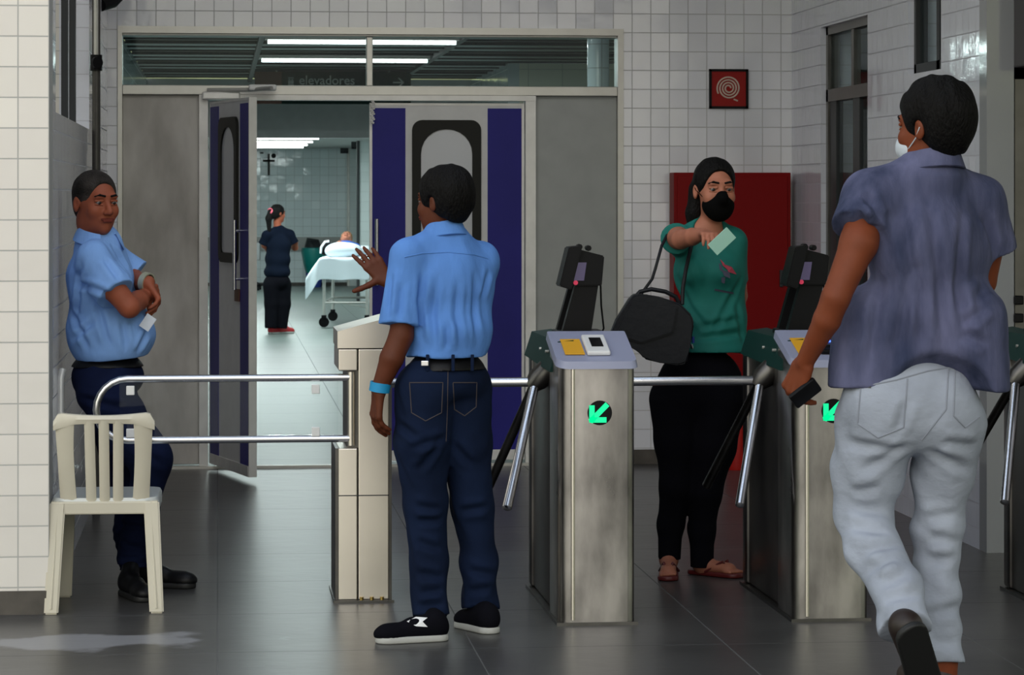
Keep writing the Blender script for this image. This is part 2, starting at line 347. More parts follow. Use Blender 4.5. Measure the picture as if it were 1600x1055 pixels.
# far right: dark metal door beside the pillar
d = empty('door_4', kind='structure')
q0 = XR+.135
b = MB(); b.box(q0, q0+.05, YP+.02, YP+.1, 0, 3.3).box(q0, q0+1.3, YP+.02, YP+.1, 2.12, 2.2); b.build('door_frame', M['steel_dark'], d)
BX(q0+.05, q0+1.25, YP+.05, YP+.09, 0, 2.12).build('door_panel', mat('dark_green_paint', (.012, .018, .016), .4), d)
b = MB()
for z in (1.05, 1.13): b.box(q0-.012, q0+.03, YP-.02, YP+.03, z-.02, z+.02, bev=.005)
b.build('door_hinge', M['black'], d)
BX(q0-.01, q0+1.2, YP-.25, YP+.02, 2.17, 3.0, bev=.01).build('shutter_box', mat('shutter_grey', (.06, .055, .06), .5), kind='structure')
bpy.data.objects['shutter_box'].name = 'trim_3'
# ------------------------------------------------------------------ entrance partition
zt = ZB(580, 140); z_in = ZB(580, 151)
p = empty('wall_partition', kind='structure')
def pbox(name, pl, pr, z0, z1, m, y0=YB+.03, y1=YB+.11, bev=.004, par=None): return BX(XB(pl), XB(pr), y0, y1, z0, z1, bev=bev).build(name, m, par or p)
z133, z148, z60 = ZB(580, 134), ZB(580, 149), ZB(580, 57)
b = MB(); b.box(XB(184), XB(191), YB-.01, YB+.14, 0, ztop).box(XB(965), XB(974), YB-.01, YB+.14, 0, ztop).box(XB(184), XB(974), YB-.012, YB+.14, ztop-.025, ztop+.015)
b.build('outer_frame', M['alu'], p)
pbox('top_rail', 191, 965, z60, ztop-.025, M['alu'], YB+.015, YB+.12)
pbox('transom_bar', 191, 965, z148, z133, M['alu'], YB+.0, YB+.12)
pbox('mullion', 573, 583, z133, z60, M['alu'])
pbox('transom_glass', 191, 573, z133, z60, M['glass'], YB+.06, YB+.068, 0)
pbox('transom_glass', 583, 965, z133, z60, M['glass'], YB+.06, YB+.068, 0)
pbox('stained_panel', 191, 311, 0.02, z148, M['panel_stained'], YB+.04, YB+.10)
pbox('plain_panel', 838, 965, 0.02, z148, M['panel_grey'], YB+.04, YB+.10)
b = MB(); b.box(XB(311), XB(325), YB-.01, YB+.1, 0, z148).box(XB(821), XB(837), YB-.01, YB+.1, 0, z148).box(XB(311), XB(837), YB-.015, YB+.1, ZB(580, 157), z148)
b.build('door_jamb', M['alu_white'], p)
BX(XB(184), XB(974), YB-.05, YB+.0, 0, .015).build('trim_1', M['alu'], kind='structure')
def leaf(name, loc, rz, Wd, hx, label):
    d = empty(name, loc, rz, kind='structure'); T = .045; H = 2.145; z0 = .03
    BX(.012, Wd-.012, .004, T-.004, z0+.01, H-.01).build('door_core', M['door_white'], d)
    b = MB(); b.box(0, .014, 0, T, z0, H).box(Wd-.014, Wd, 0, T, z0, H).box(.014, Wd-.014, 0, T, H-.014, H).box(.014, Wd-.014, -.003, T, z0, z0+.06)
    b.build('edge_trim', M['alu_white'], d)
    for a, c in ((.016, .212), (.70, Wd-.016)): BX(a, c, .001, T-.001, z0+.06, H-.03).build('blue_stripe', M['door_blue'], d)
    cx, cz, w, h = .456, 1.63, .41, .83
    b = MB(); out = rrect(w, h, .06, 6); inn = rrect(.305, .72, .03, 6, .145)
    vo = [b.b.verts.new((cx+q[0], -.012, cz+q[1])) for q in out]; vi = [b.b.verts.new((cx+q[0], -.012, cz+q[1])) for q in inn]
    vo2 = [b.b.verts.new((cx+q[0], T+.012, cz+q[1])) for q in out]; vi2 = [b.b.verts.new((cx+q[0], T+.012, cz+q[1])) for q in inn]
    n = len(vo)
    for k in range(n):
        j = (k+1) % n
        b.b.faces.new([vo[k], vo[j], vi[j], vi[k]]); b.b.faces.new([vo2[k], vi2[k], vi2[j], vo2[j]])
        b.b.faces.new([vo[k], vo2[k], vo2[j], vo[j]]); b.b.faces.new([vi[k], vi[j], vi2[j], vi2[k]])
    b.build('window_ring', M['door_ring'], d)
    MB().prism([(cx+q[0]*.995, -.002, cz+q[1]*.995) for q in inn], (0, T+.004, 0)).build('door_pane', M['door_pane'], d)
    b = MB(); hz0, hz1 = 1.07, 1.46
    b.tube([(hx, -.05, hz0), (hx, -.05, hz1)], .011)
    for z in (hz0+.06, hz1-.06): b.tube([(hx, -.05, z), (hx, .005, z)], .008, 8)
    b.build('door_handle', M['chrome'], d, smooth=True)
    return d
leaf('door_2', (XB(578), YB+.03, 0), 0, XB(820)-XB(578), .04, '')
Wd = .90; hp = Vector((XB(327), YB+.0, 0)) 
def pxof(p): return 800+F*(p.x*CT-p.y*ST)/(p.x*ST+p.y*CT)
ang = min((math.radians(-q/10) for q in range(300, 1100)), key=lambda t: abs(pxof(hp+Vector((math.cos(t), math.sin(t), 0))*Wd)-389))
d1 = leaf('door_1', hp, ang, Wd, Wd-.13, '')
BX(.60, .70, -.006, .01, 1.0, 1.07).build('lock_plate', M['sign_brown'], d1)
# security bolts hanging from the frame + closers
def closer(name, c, label):
    d = empty(name, c, 0, label=label, cat='door closer')
    BX(0, .22, -.06, 0, 0, .045, bev=.008).build('closer_body', M['alu_white'], d)
    MB().tube([(.03, -.03, .055), (.27, -.10, .055), (.40, -.26, .06)], .012, 8).build('closer_arm', M['alu'], d)
    BX(.27, .43, -.16, -.09, .05, .085, bev=.01).build('closer_head', M['white'], d)
closer('door_closer', (XB(316), YB-.015, ZB(316, 156)), 'silver door closer above the open blue and grey door leaf')
b = MB()
random.seed(3)
c0 = PY(582, 158, YB-.01)
pts = [(c0.x+.006*math.sin(i*2.1), c0.y-.01, c0.z-.0105*i) for i in range(13)]
for i, q in enumerate(pts): b.tube([(q[0]-.009, q[1], q[2]), (q[0]+.009, q[1], q[2]-.004)], .006, 8)
b.build('hanging_chain', M['alu_white'], smooth=True, label='short bright metal chain hanging at top of the closed door leaf', cat='chain')
# ------------------------------------------------------------------ corridor behind
CZ = 2.75; XI0 = -.69; XI1 = 2.52; YK = 24.45; YBm = 28.0; CZ2 = 2.42
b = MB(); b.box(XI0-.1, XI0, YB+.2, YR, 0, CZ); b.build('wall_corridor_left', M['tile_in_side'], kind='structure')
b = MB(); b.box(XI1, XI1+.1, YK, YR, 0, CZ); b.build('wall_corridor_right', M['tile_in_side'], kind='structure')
BX(XI1+.1, 6, YK, YK+.1, 0, CZ).build('wall_corridor_return', M['tile_cream'], kind='structure')
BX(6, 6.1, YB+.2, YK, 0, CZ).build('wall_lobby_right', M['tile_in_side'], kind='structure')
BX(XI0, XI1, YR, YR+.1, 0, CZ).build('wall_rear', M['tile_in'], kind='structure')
BX(XI0, XI1, YBm, YBm+.25, 2.17, CZ).build('wall_beam', M['door_white'], kind='structure')
BX(XI0, XI1, YBm+.25, YR, CZ2, CZ2+.1).build('ceiling', M['panel_grey'], kind='structure')
BX(XI0, 6, YB+.2, YBm+.25, CZ+.03, CZ+.1).build('ceiling', M['dark'], kind='structure')
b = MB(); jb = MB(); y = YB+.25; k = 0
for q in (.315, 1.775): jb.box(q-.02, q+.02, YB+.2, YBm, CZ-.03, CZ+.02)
while y < YBm:
    hh = CZ+.012*(k % 3 == 1)
    x1 = 6 if y < YK else XI1
    for a, c in ((XI0, .30), (.33, 1.76), (1.79, x1)): b.box(a, c, y, min(y+.50, YBm), hh, hh+.02)
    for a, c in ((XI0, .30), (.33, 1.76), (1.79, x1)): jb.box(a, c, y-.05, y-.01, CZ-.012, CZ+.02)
    y += .56; k += 1
b.build('ceiling_slats', M['slat'], kind='structure'); jb.build('ceiling_joint_shadow_bars', M['dark'], kind='structure')  # dark bars added to stand for the shadow lines between slats
for (c, r) in (((XB(944)+.1, 17.6), .07),):
    MB().tube([(c[0], c[1], 0), (c[0], c[1], CZ)], r, 20).build('round_column', M['tile_in'], smooth=True, kind='structure')
BX(XI0, XI1, YR-.04, YR, .62, .86).build('wall_guard_rail', mat('grey_wall_guard', (.30, .30, .29), .4, .3), kind='structure')
BX(XI0, XI1, YR-.05, YR, 0, .06).build('baseboard_rear', M['skirt'], kind='structure')
for px, yy, wd in ((548, YR-.2, .10), (564, 42.5, .16)):
    q = PY(px, 300, yy); BX(q.x-.02, q.x+wd, yy, yy+.2, 0, CZ2).build('wall_pilaster', M['tile_in_side'], kind='structure')
    BX(q.x-.06, q.x-.02, yy-.02, yy+.2, .0, CZ2).build('trim_2', M['dark'] if wd > .12 else M['alu'], kind='structure')
def tube_light(x0, x1, y, z, label, pw):
    d = empty('ceiling_light', ((x0+x1)/2, y, z), 0, label=label, cat='ceiling light', group='fluorescent lights along the corridor'); L = (x1-x0)/2
    BX(-L, L, -.05, .05, .0, .03).build('housing', M['alu'], d)
    MB().tube([(-L+.02, 0, -.016), (L-.02, 0, -.016)], .014, 10).build('tube', M['tube'], d)
    ld = bpy.data.lights.new('tube_lamp', 'AREA'); ld.shape = 'RECTANGLE'; ld.size = 2*L; ld.size_y = .028; ld.energy = pw; ld.color = (.86, 1, .98)
    lo = bpy.data.objects.new('tube_lamp', ld); COL.objects.link(lo); lo.parent = d; lo.location = (0, 0, -.032)
tl = [(17.4, CZ, 'lit fluorescent tube just inside the entrance above the doors'), (20.35, CZ, 'nearest lit fluorescent tube behind the transom glass'), (23.15, CZ, 'lit fluorescent tube behind the transom, above the green sign')]  # first tube is unseen, added to brighten the floor by the doors
for y, z, lb in tl: tube_light(.34, 1.74, y, z-.03, lb, 9 if y < 18 else 36)
for i, (y, lb) in enumerate(((31.0, 'lit tube hidden past the corridor beam'), (34.5, 'second lit tube past the corridor beam'), (38.6, 'longest lit tube under the far corridor ceiling, nearest the grey beam'), (41.1, 'lit tube under the far corridor ceiling, second below the grey beam'), (43.5, 'lit tube under the far corridor ceiling, third below the grey beam'), (45.6, 'shortest lit tube above the black wall cross'))):  # first two tubes are unseen, added to light the far corridor
    tube_light(-.1, 1.40, y, CZ2-.03, lb, 95 if i < 2 else 42)
# hanging direction sign
YS = 25.9
s0, s1 = PY(398, 112, YS), PY(642, 163, YS); s2 = PY(440, 112, YS).x
d = empty('hanging_sign', (s0.x, YS, s1.z), 0, label='dark green hanging sign with elevadores lettering and right arrow', cat='sign')
WW, HH = s1.x-s0.x, s0.z-s1.z
BX(s2-s0.x, WW, 0, .05, 0, HH).build('sign_board', M['sign_green'], d)
BX(0, s2-s0.x, .0, .05, 0, HH).build('brown_end', M['sign_brown'], d)
def text(s, name, m, parent, loc, size, rot=(PI/2, 0, 0), bold=0):
    c = bpy.data.curves.new(name, 'FONT'); c.body = s; c.size = size; c.extrude = .002; c.offset = bold
    o = bpy.data.objects.new(name, c); COL.objects.link(o)
    bpy.context.view_layer.update()
    me = bpy.data.meshes.new_from_object(o.evaluated_get(bpy.context.evaluated_depsgraph_get())); bpy.data.objects.remove(o)
    me.materials.clear(); me.materials.append(m)
    o = bpy.data.objects.new(name, me); COL.objects.link(o); o.parent = parent; o.location = loc; o.rotation_euler = rot; return o
kx = lambda px: PY(px, 128, YS).x-s0.x; kz = lambda py: PY(500, py, YS).z-s1.z
text('elevadores', 'lettering', M['sign_text'], d, (kx(467), -.004, kz(132)), .118, bold=.001)
b = MB(); ax0, ax1, az = kx(614), kx(631), kz(128.5)
b.box(ax0, ax1, -.005, 0, az-.006, az+.006)
for sg in (1, -1): b.prism([(ax1+.004, -.005, az), (ax1-.040, -.005, az+sg*.042), (ax1-.056, -.005, az+sg*.042), (ax1-.016, -.005, az)], (0, .004, 0))
b.build('arrow', M['sign_text'], d)
b = MB(); ix0, ix1 = kx(450), kx(459)
b.box(ix0, ix1, -.005, 0, kz(122.5), kz(121)).box(ix0, ix1, -.005, 0, kz(134), kz(132.5))
for u in (.25, .75):
    cx = ix0+(ix1-ix0)*u; b.box(cx-.012, cx+.012, -.005, 0, kz(131.5), kz(126)); b.box(cx-.008, cx+.008, -.005, 0, kz(125.5), kz(123.5))
b.build('lift_symbol', M['sign_text'], d)
for q in (.2, WW-.2): MB().tube([(q, .025, HH), (q, .025, CZ-s1.z)], .008, 8).build('hanger_rod', M['alu'], d)
# rear wall things
c = PY(420, 257, YR-.05); sx = 50/F
d = BX(-.02, .02, -.03, 0, -.19, .19).box(-.105, .105, -.03, 0, .045, .085).build('wall_cross', M['wood'], label='black wooden cross on the far white tiled wall', cat='cross'); d.location = (c.x, YR, c.z)
c = PY(427.5, 243.5, YR); MB().tube([(0, -.04, 0), (0, 0, 0)], .042, 20).build('wall_clock', M['black'], label='small round black device beside the wall cross', cat='clock').location = (c.x, YR, c.z)
c = PY(409, 239, YR); BX(-.03, .03, -.03, 0, -.012, .012).build('wall_sensor', M['dark'], label='tiny dark sensor high left of the wall cross', cat='sensor').location = (c.x, YR, c.z)
for px, py, yy, lb in ((538, 238, 49.0, 'small dark ceiling vent above far right corner of corridor'), (556, 231, 43.2, 'small dark ceiling vent beside the dark pilaster')):
    q = PY(px, py, yy)
    d = empty('air_vent', (q.x, yy, q.z), 0, label=lb, cat='vent', group='small vents at the far corridor ceiling')
    BX(-.07, .07, -.02, .02, -.02, CZ2-q.z+.002).build('vent_frame', M['dark'], d)
    b = MB()
    for k in range(3): b.tube([(-.045+.045*k, -.03, 0), (-.045+.045*k, -.02, 0)], .013, 8)
    b.build('vent_hole', M['black'], d)
# ------------------------------------------------------------------ turnstiles
def turnstile(X, Y, label, L=1.04, lit='reader', arrow=True):
    w = .285
    t = empty('turnstile', (X, Y, 0), 0, label=label, cat='turnstile', group='steel tripod turnstiles in the entrance row')
    # front post with rounded corners and a wedge top
    def ring(z, y0, y1, x0=0, x1=w, r=.035): 
        P = []
        for cx, cy, a0, rr in ((x1-.03, y0+.03, -90, .03), (x1-.008, y1-.008, 0, .008), (x0+.008, y1-.008, 90, .008), (x0+.05, y0+.05, 180, .05)):
            for k in range(6):
                a = math.radians(a0+90*k/5); P.append((cx+rr*math.cos(a), cy+rr*math.sin(a), z))
        return P
    b = MB(); n = 24
    A = [b.b.verts.new(q) for q in ring(.012, 0, .30)]; Z = [b.b.verts.new((q[0], q[1], .955+.085*q[1]/.30)) for q in ring(1, 0, .30)]
    b.b.faces.new(A); b.b.faces.new(Z[::-1])
    for k in range(n): b.b.faces.new([A[k], Z[k], Z[(k+1) % n], A[(k+1) % n]])
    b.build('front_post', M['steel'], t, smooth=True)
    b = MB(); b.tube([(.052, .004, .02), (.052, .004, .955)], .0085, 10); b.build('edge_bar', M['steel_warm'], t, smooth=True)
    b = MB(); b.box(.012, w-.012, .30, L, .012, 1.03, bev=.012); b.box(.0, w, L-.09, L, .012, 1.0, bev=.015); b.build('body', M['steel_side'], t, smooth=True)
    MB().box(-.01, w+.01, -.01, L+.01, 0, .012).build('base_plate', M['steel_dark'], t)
    # lid
    b = MB(); A = ring(0, -.012, .33, -.012, w+.012)
    lo = [b.b.verts.new((q[0], q[1], .957+.085*q[1]/.30)) for q in A]; hi = [b.b.verts.new((q[0]*.97+.004, q[1]*.97+.006, .985+.085*q[1]/.30)) for q in A]
    b.b.faces.new(lo); b.b.faces.new(hi[::-1])
    for k in range(n): b.b.faces.new([lo[k], hi[k], hi[(k+1) % n], lo[(k+1) % n]])
    b.build('lid', M['lid'], t, smooth=True)
    sl = math.atan2(.085, .30)
    def onlid(x0, x1, y0, y1, th, lift=0): 
        mt = Matrix.Translation((0, 0, .9855+lift)) @ Matrix.Rotation(sl, 4, 'X')
        return MB().box(x0, x1, y0, y1, 0, th, bev=min(.006, th*.4), mtx=mt)
    onlid(.03, .105, .06, .235, .003, .0015).build('yellow_sticker', M['yellow'], t)
    cr_ = onlid(.112, .20, .05, .25, .018).build('card_reader', M['white'] if not lit == 'blue' else M['black'], t)
    onlid(.135, .18, .10, .20, .003, .0185).build('reader_window', M['black'] if lit != 'blue' else M['dark'], cr_)
    if lit == 'blue': onlid(.148, .170, .125, .165, .004, .0215).build('blue_light', M['bluled'], cr_)
    # arrow light
    az, ax = .79, .152
    d = MB().tube([(ax, -.004, az), (ax, .02, az)], .046, 28).build('arrow_light', M['black'], t)
    b = MB(); q = .026; th = .010
    for (p0, p1) in (((q, q), (-q, -q)), ((-q, -q), (-q, q*.75)), ((-q, -q), (q*.75, -q))):
        dx, dz = p1[0]-p0[0], p1[1]-p0[1]; l = math.hypot(dx, dz); ux, uz = dx/l, dz/l; nx, nz = -uz*th, ux*th
        e = th*.9
        P = [(p0[0]-ux*e+nx, p0[1]-uz*e+nz), (p1[0]+ux*e+nx, p1[1]+uz*e+nz), (p1[0]+ux*e-nx, p1[1]+uz*e-nz), (p0[0]-ux*e-nx, p0[1]-uz*e-nz)]
        b.prism([(ax+u-.004, -.008, az+v) for u, v in P], (0, .003, 0))
    b.build('lit_arrow', M['led'], d)
    # green side cover of the arm box
    b = MB(); y0c, y1c = .20, .92
    b.hexa([(-.012, y0c, .93), (.05, y0c, .93), (.05, y1c, .955), (-.03, y1c, .955)], [(.02, y0c, 1.045), (.08, y0c, 1.05), (.08, y1c, 1.06), (.0, y1c, 1.05)])
    b.build('side_cover', M['green_lid'], t)
    for yy in (.35, .55): MB().tube([(-.012, yy, 1.0), (.01, yy, 1.0)], .006, 8).build('cover_screw', M['alu'], t)
    # hub and arms
    hc = Vector((-.035, .47, .875)); ax_ = Vector((-1, 0, -1)).normalized()
    MB().tube([hc-ax_*.07, hc-ax_*.01, hc+ax_*.03], [.045, .045, .028], 20).build('hub', M['steel_dark'], t, smooth=True)
    for k, v in enumerate(((-1, 0, 0), (-.25, .612, -.75), (-.25, -.612, -.75))):
        v = Vector(v).normalized(); LL = .60
        a = MB().tube([hc+v*.03, hc+v*.06, hc+v*(LL-.004), hc+v*LL], [.019, .0185, .0185, .013], 14).build('arm', M['steel_dark'] if k == 1 else M['chrome'], t, smooth=True)
    # face reader on a leaning stand
    st = MB(); 
    for y in (.42, .60): st.prism([(.052, y, 1.03), (.17, y, 1.03), (.221, y, 1.365), (.150, y, 1.38)], (0, .045, 0))
    st.box(.05, .235, .40, .66, 1.028, 1.072, bev=.006); st.box(.16, .21, .42, .64, 1.33, 1.37)
    s = st.build('reader_stand', M['black'], t)
    b = MB(); b.prism([(.082, .36, 1.40), (.135, .36, 1.405), (.092, .36, 1.235), (.045, .36, 1.25)], (0, .13, 0))
    b.prism([(.11, .40, 1.395), (.225, .40, 1.365), (.215, .40, 1.25), (.09, .40, 1.25)], (0, .05, 0))
    b.tube([(.13, .40, 1.40), (.13, .46, 1.40)], .012, 10).tube([(.165, .40, 1.395), (.165, .46, 1.395)], .012, 10)
    bmesh.ops.bevel(b.b, geom=b.b.edges[:], offset=.004, segments=2, affect='EDGES'); b.build('reader_head', M['black'], s, smooth=True)
    MB().prism([(.112, .396, 1.34), (.155, .396, 1.34), (.145, .396, 1.27), (.102, .396, 1.27)], (0, .004, 0)).build('reader_screen', M['purple_scr'], s)
    MB().tube([(.112, .390, 1.262), (.112, .398, 1.262)], .009, 10).build('status_light', M['red_led'], s)
    b = MB(); b.tube([(.222, .50, 1.30), (.226, .50, 1.17), (.236, .50, 1.08), (.22, .50, 1.05)], .004, 6).build('cable', M['black'], s)
    return t
M['steel_side'] = mat('side_shade_steel', (.16, .15, .145), .36, 1, noise=.3, nscale=4)  # darker copy of the brushed steel; the sides' dark reflection put into its colour
XA = 1.262; YA = 10.385; STEP = .885
turnstile(XA, YA, 'steel turnstile in the middle with yellow sticker and green arrow, beside the standing guard')
turnstile(XA+STEP, YA, 'steel turnstile with blue lit reader, half hidden by the man in pale jeans', lit='blue')
turnstile(XA+2*STEP+.14, YA, 'steel turnstile cut by the right photo edge, only its dark arms and side in view', L=.78)
# ------------------------------------------------------------------ gate post and swing gate
g0 = PF(529, 942); gw = PD(608, 900, EYE*F/(942-HZ)).x-g0.x
t = empty('gate_post', (g0.x, g0.y, 0), 0, label='upright steel gate cabinet with slanted top left of the guard facing away', cat='gate post')
dp = .42; zt0, zt1, zm = 1.065, 1.12, .995
hz0, hz1 = .625, .90
b = MB(); b.box(.078, gw, 0, dp, .01, zm, bev=.004); b.box(.0, .074, 0, dp, .01, hz0-.02, bev=.004); b.box(0, .074, 0, dp, hz1+.01, zm, bev=.004)
b.build('panel', M['steel_warm'], t)
b = MB().hexa([(-.004, -.004, zm+.004), (gw+.004, -.004, zm+.004), (gw+.004, dp, zm+.004), (-.004, dp, zm+.004)], [(-.004, -.004, zt0), (gw+.004, -.004, zt1), (gw+.004, dp, zt1), (-.004, dp, zt0)])
b.build('slanted_top', M['steel_warm'], t)
b = MB().box(.035, .08, .03, dp, hz0-.02, hz1+.01).box(gw, gw+.012, .0, dp, 0.01, zm).box(-.012, 0, .01, dp, .01, hz0-.02); b.build('recess', M['steel_dark'], t)
BX(0, gw, -.002, 0, .418, .422).build('seam', M['dark'], t)
MB().box(-.02, gw+.02, -.02, dp+.02, 0, .01).build('base_plate', M['steel_dark'], t)
bm_ = mat('brass_bolt', (.35, .25, .08), .35, 1)
for q in (.09, .13, .17): MB().tube([(q, -.008, .0), (q, -.008, .022)], .008, 8).build('floor_bolt', bm_, t)
t = empty('swing_gate', (g0.x+.05, g0.y+.02, 0), 0, label='low tubular swing gate running left from the gate cabinet to the cream chair', cat='gate')
xe = PD(150, 640, 10.95).x-(g0.x+.05); za, zb_ = .883, .643; r = (za-zb_)/2
P = [(0, 0, za), (xe+r, 0, za)]
for k in range(1, 12): a = PI/2+PI*k/12; P.append((xe+r+r*math.cos(a), 0, (za+zb_)/2+r*math.sin(a)))
P += [(xe+r, 0, zb_), (0, 0, zb_)]
MB().tube(P, .0145, 14).build('rail', M['chrome'], t, smooth=True)
MB().tube([(0, 0, .615), (0, 0, .905)], .0155, 14).build('hinge_bar', M['steel_warm'], t, smooth=True)
BX(xe+.09, -.05, -.003, .003, zb_+.016, za-.016).build('clear_panel', M['acrylic'], t)
for px in (204, 494):
    q = PD(px, 612, 11.0).x-(g0.x+.05)
    for z in (za-.045, zb_+.028): BX(q-.016, q+.016, -.014, .008, z-.018, z+.018, bev=.003).build('panel_clip', M['white'], t)
c = PD(95, 577, 11.35)
d = empty('handrail_post', (c.x, c.y, 0), 0, label='pale upright tube by the left tiled wall behind the chair', cat='rail')
MB().tube([(0, 0, 0), (0, 0, .86), (.006, .02, .895)], .0145, 12).build('post_tube', M['alu_white'], d, smooth=True)
MB().tube([(0, 0, 0), (0, 0, .01)], .035, 16).build('foot_flange', M['alu'], d)
# ------------------------------------------------------------------ cream chair
c = PF(168, 945)
ch = empty('plastic_chair', (c.x, c.y, 0), math.radians(-1), label='cream plastic armless chair with slatted back in front of the left guard', cat='chair')
def bend(x, z): return -.175-(z-.42)*.22+.45*x*x
def strip(b, f0, f1, z0, z1, th=.016, n=10):
    rows = []
    for s in (0, 1):
        rows.append([[ (f0(z)+(f1(z)-f0(z))*j/4, bend(f0(z)+(f1(z)-f0(z))*j/4, z)-(th if s == 0 else 0)-(0 if j in (0, 4) else (.006 if s == 0 else 0)), z) for j in range(5)] for z in [z0+(z1-z0)*i/n for i in range(n+1)]])
    Vf = [[[b.b.verts.new(p) for p in row] for row in g] for g in rows]
    for g in range(2):
        for i in range(n):
            for j in range(4): 
                q = [Vf[g][i][j], Vf[g][i+1][j], Vf[g][i+1][j+1], Vf[g][i][j+1]]; b.b.faces.new(q)
    for i in range(n):
        for j in (0, 4): b.b.faces.new([Vf[0][i][j], Vf[1][i][j], Vf[1][i+1][j], Vf[0][i+1][j]])
    for i in (0, n):
        for j in range(4): b.b.faces.new([Vf[0][i][j], Vf[0][i][j+1], Vf[1][i][j+1], Vf[1][i][j]])
b = MB()
wo_ = lambda z: .172+.018*(z-.42)/.35
for sg in (-1, 1):
    strip(b, lambda z: sg*(wo_(z)-.003) if sg < 0 else .108+.008*math.sin((z-.45)*9), lambda z: -.108-.008*math.sin((z-.45)*9) if sg < 0 else wo_(z)-.003, .40, .735)
for cx in (-.052, 0, .052): strip(b, lambda z: cx*(1+.25*(z-.5))-.0195, lambda z: cx*(1+.25*(z-.5))+.0195, .42, .74)
b.build('backrest_slats', M['chair'], ch, smooth=True)
b = MB(); rows = []
for i in range(25):
    x = -.192+.384*i/24; e = abs(x)/.192
    ztop_ = .772-.012*math.cos(x/.192*PI/2)-(.035*max(0, (e-.86)/.14)**2)
    zb2 = .722+.008*(1-e)-0.02*max(0, (e-.6)/.4)
    y = bend(x, .74)
    rows.append([(x, y-.018, zb2), (x, y-.024, (zb2+ztop_)/2), (x, y-.016, ztop_-.003), (x, y-.004, ztop_), (x, y+.008, ztop_-.004), (x, y+.004, zb2), (x, y-.018, zb2)])
b.grid(rows); b.b.faces.ensure_lookup_table(); bmesh.ops.holes_fill(b.b, edges=b.b.edges[:], sides=8)
b.build('top_rail', M['chair'], ch, smooth=True)
b = MB()
n = 20; out = rrect(.41, .43, .06, 6)
tp = [b.b.verts.new((q[0], q[1]+.02, .425)) for q in out]; md = [b.b.verts.new((q[0]*.97, q[1]*.97+.02, .437)) for q in out]; bt = [b.b.verts.new((q[0], q[1]+.02, .385)) for q in out]
n = len(out)
for k in range(n):
    j = (k+1) % n; b.b.faces.new([tp[k], tp[j], md[j], md[k]]); b.b.faces.new([bt[k], bt[j], tp[j], tp[k]])
cc = b.b.verts.new((0, .02, .428))
for k in range(n): b.b.faces.new([md[k], md[(k+1) % n], cc])
b.b.faces.new(bt); b.build('seat', mat('seat_plastic', (.60, .62, .60), .35), ch, smooth=True)
BX(-.18, .18, -.205, -.185, .375, .425, bev=.006).build('seat_apron', M['chair'], ch)
for sx, sy in ((-1, -1), (1, -1), (-1, 1), (1, 1)):
    b = MB()
    tx, ty, bx_, by_ = (sx*.178, -.185, sx*.200, -.235) if sy < 0 else (sx*.165, .20, sx*.180, .225)
    hw, hd, hb = (.030, .022, .027) if sy < 0 else (.028, .02, .026)
    zt_ = .425 if sy < 0 else .40
    b.hexa([(bx_-hb, by_-.016, 0), (bx_+hb, by_-.016, 0), (bx_+hb, by_+.016, 0), (bx_-hb, by_+.016, 0)], [(tx-hw, ty-hd, zt_), (tx+hw, ty-hd, zt_), (tx+hw, ty+hd, zt_), (tx-hw, ty+hd, zt_)])
    bmesh.ops.bevel(b.b, geom=b.b.edges[:], offset=.006, segments=2, affect='EDGES')
    b.tube([(bx_, by_-.013 if sy < 0 else by_+.012, .02), (tx, ty-(.019 if sy < 0 else -.014), zt_-.03)], .006, 6)
    b.build('leg', M['chair'], ch, smooth=True)
# ------------------------------------------------------------------ things on the back wall
c = PY(1138, 139, YB)
d = empty('fire_hose_sign', (c.x, YB, c.z), 0, label='square red sign with cream hose coil symbol in black frame', cat='sign')
h = .118
b = MB(); 
for a in ((-h, h, -h, -h+.014), (-h, h, h-.014, h), (-h, -h+.014, -h, h), (h-.014, h, -h, h)): b.box(a[0], a[1], -.02, 0, a[2], a[3])
b.build('frame', M['black'], d); BX(-h+.01, h-.01, -.012, 0, -h+.01, h-.01).build('sign_plate', M['sign_red'], d)
b = MB(); P = []
for k in range(150): a = k/150*2*PI*3.6; rr = .012+.0165*a/(2*PI)*1.0; P.append((rr*math.cos(a), -.0135, rr*math.sin(a)+.004))
b.tube(P, .0052, 6); b.tube([(.03, -.0135, -.062), (.055, -.0135, -.072)], .005, 6); b.build('hose_coil_symbol', M['sign_cream'], d)
a0, a1 = PY(1046, 270, YB), PY(1227, 580, YB)
d = empty('hose_cabinet', ((a0.x+a1.x)/2, YB-.003, .48), 0, label='large dark red wall cabinet behind the woman in teal', cat='cabinet')
w2 = (a1.x-a0.x)/2; H = a0.z-.48
BX(-w2, w2, -.16, 0, 0, H, bev=.004).build('cabinet_body', M['red_box'], d)
BX(-w2+.02, w2-.02, -.168, -.158, .02, H-.02, bev=.003).build('cabinet_door', M['red_box'], d)
BX(w2-.07, w2-.05, -.185, -.165, H/2-.05, H/2+.05, bev=.003).build('handle', M['dark'], d)
c = PY(1150, 720, 16.25)
d = empty('fire_extinguisher', (c.x, 16.2, 0), 0, label='red fire extinguisher standing on the floor behind the woman, below the red cabinet', cat='fire extinguisher')
prof = [(0, .0), (.072, .0), (.078, .02), (.078, .36), (.07, .41), (.045, .45), (.02, .47), (.02, .49), (0, .49)]
b = MB(); rows = [[(r_*math.cos(2*PI*k/24), r_*math.sin(2*PI*k/24), z) for k in range(25)] for r_, z in prof]; b.grid(rows); bmesh.ops.remove_doubles(b.b, verts=b.b.verts, dist=1e-5)
b.build('cylinder', M['red'], d, smooth=True)
b = MB().box(-.02, .02, -.02, .02, .49, .53, bev=.004).box(-.09, .02, -.012, .012, .53, .545, bev=.003).box(-.09, .02, -.012, .012, .555, .57, bev=.003); b.build('valve', M['black'], d)
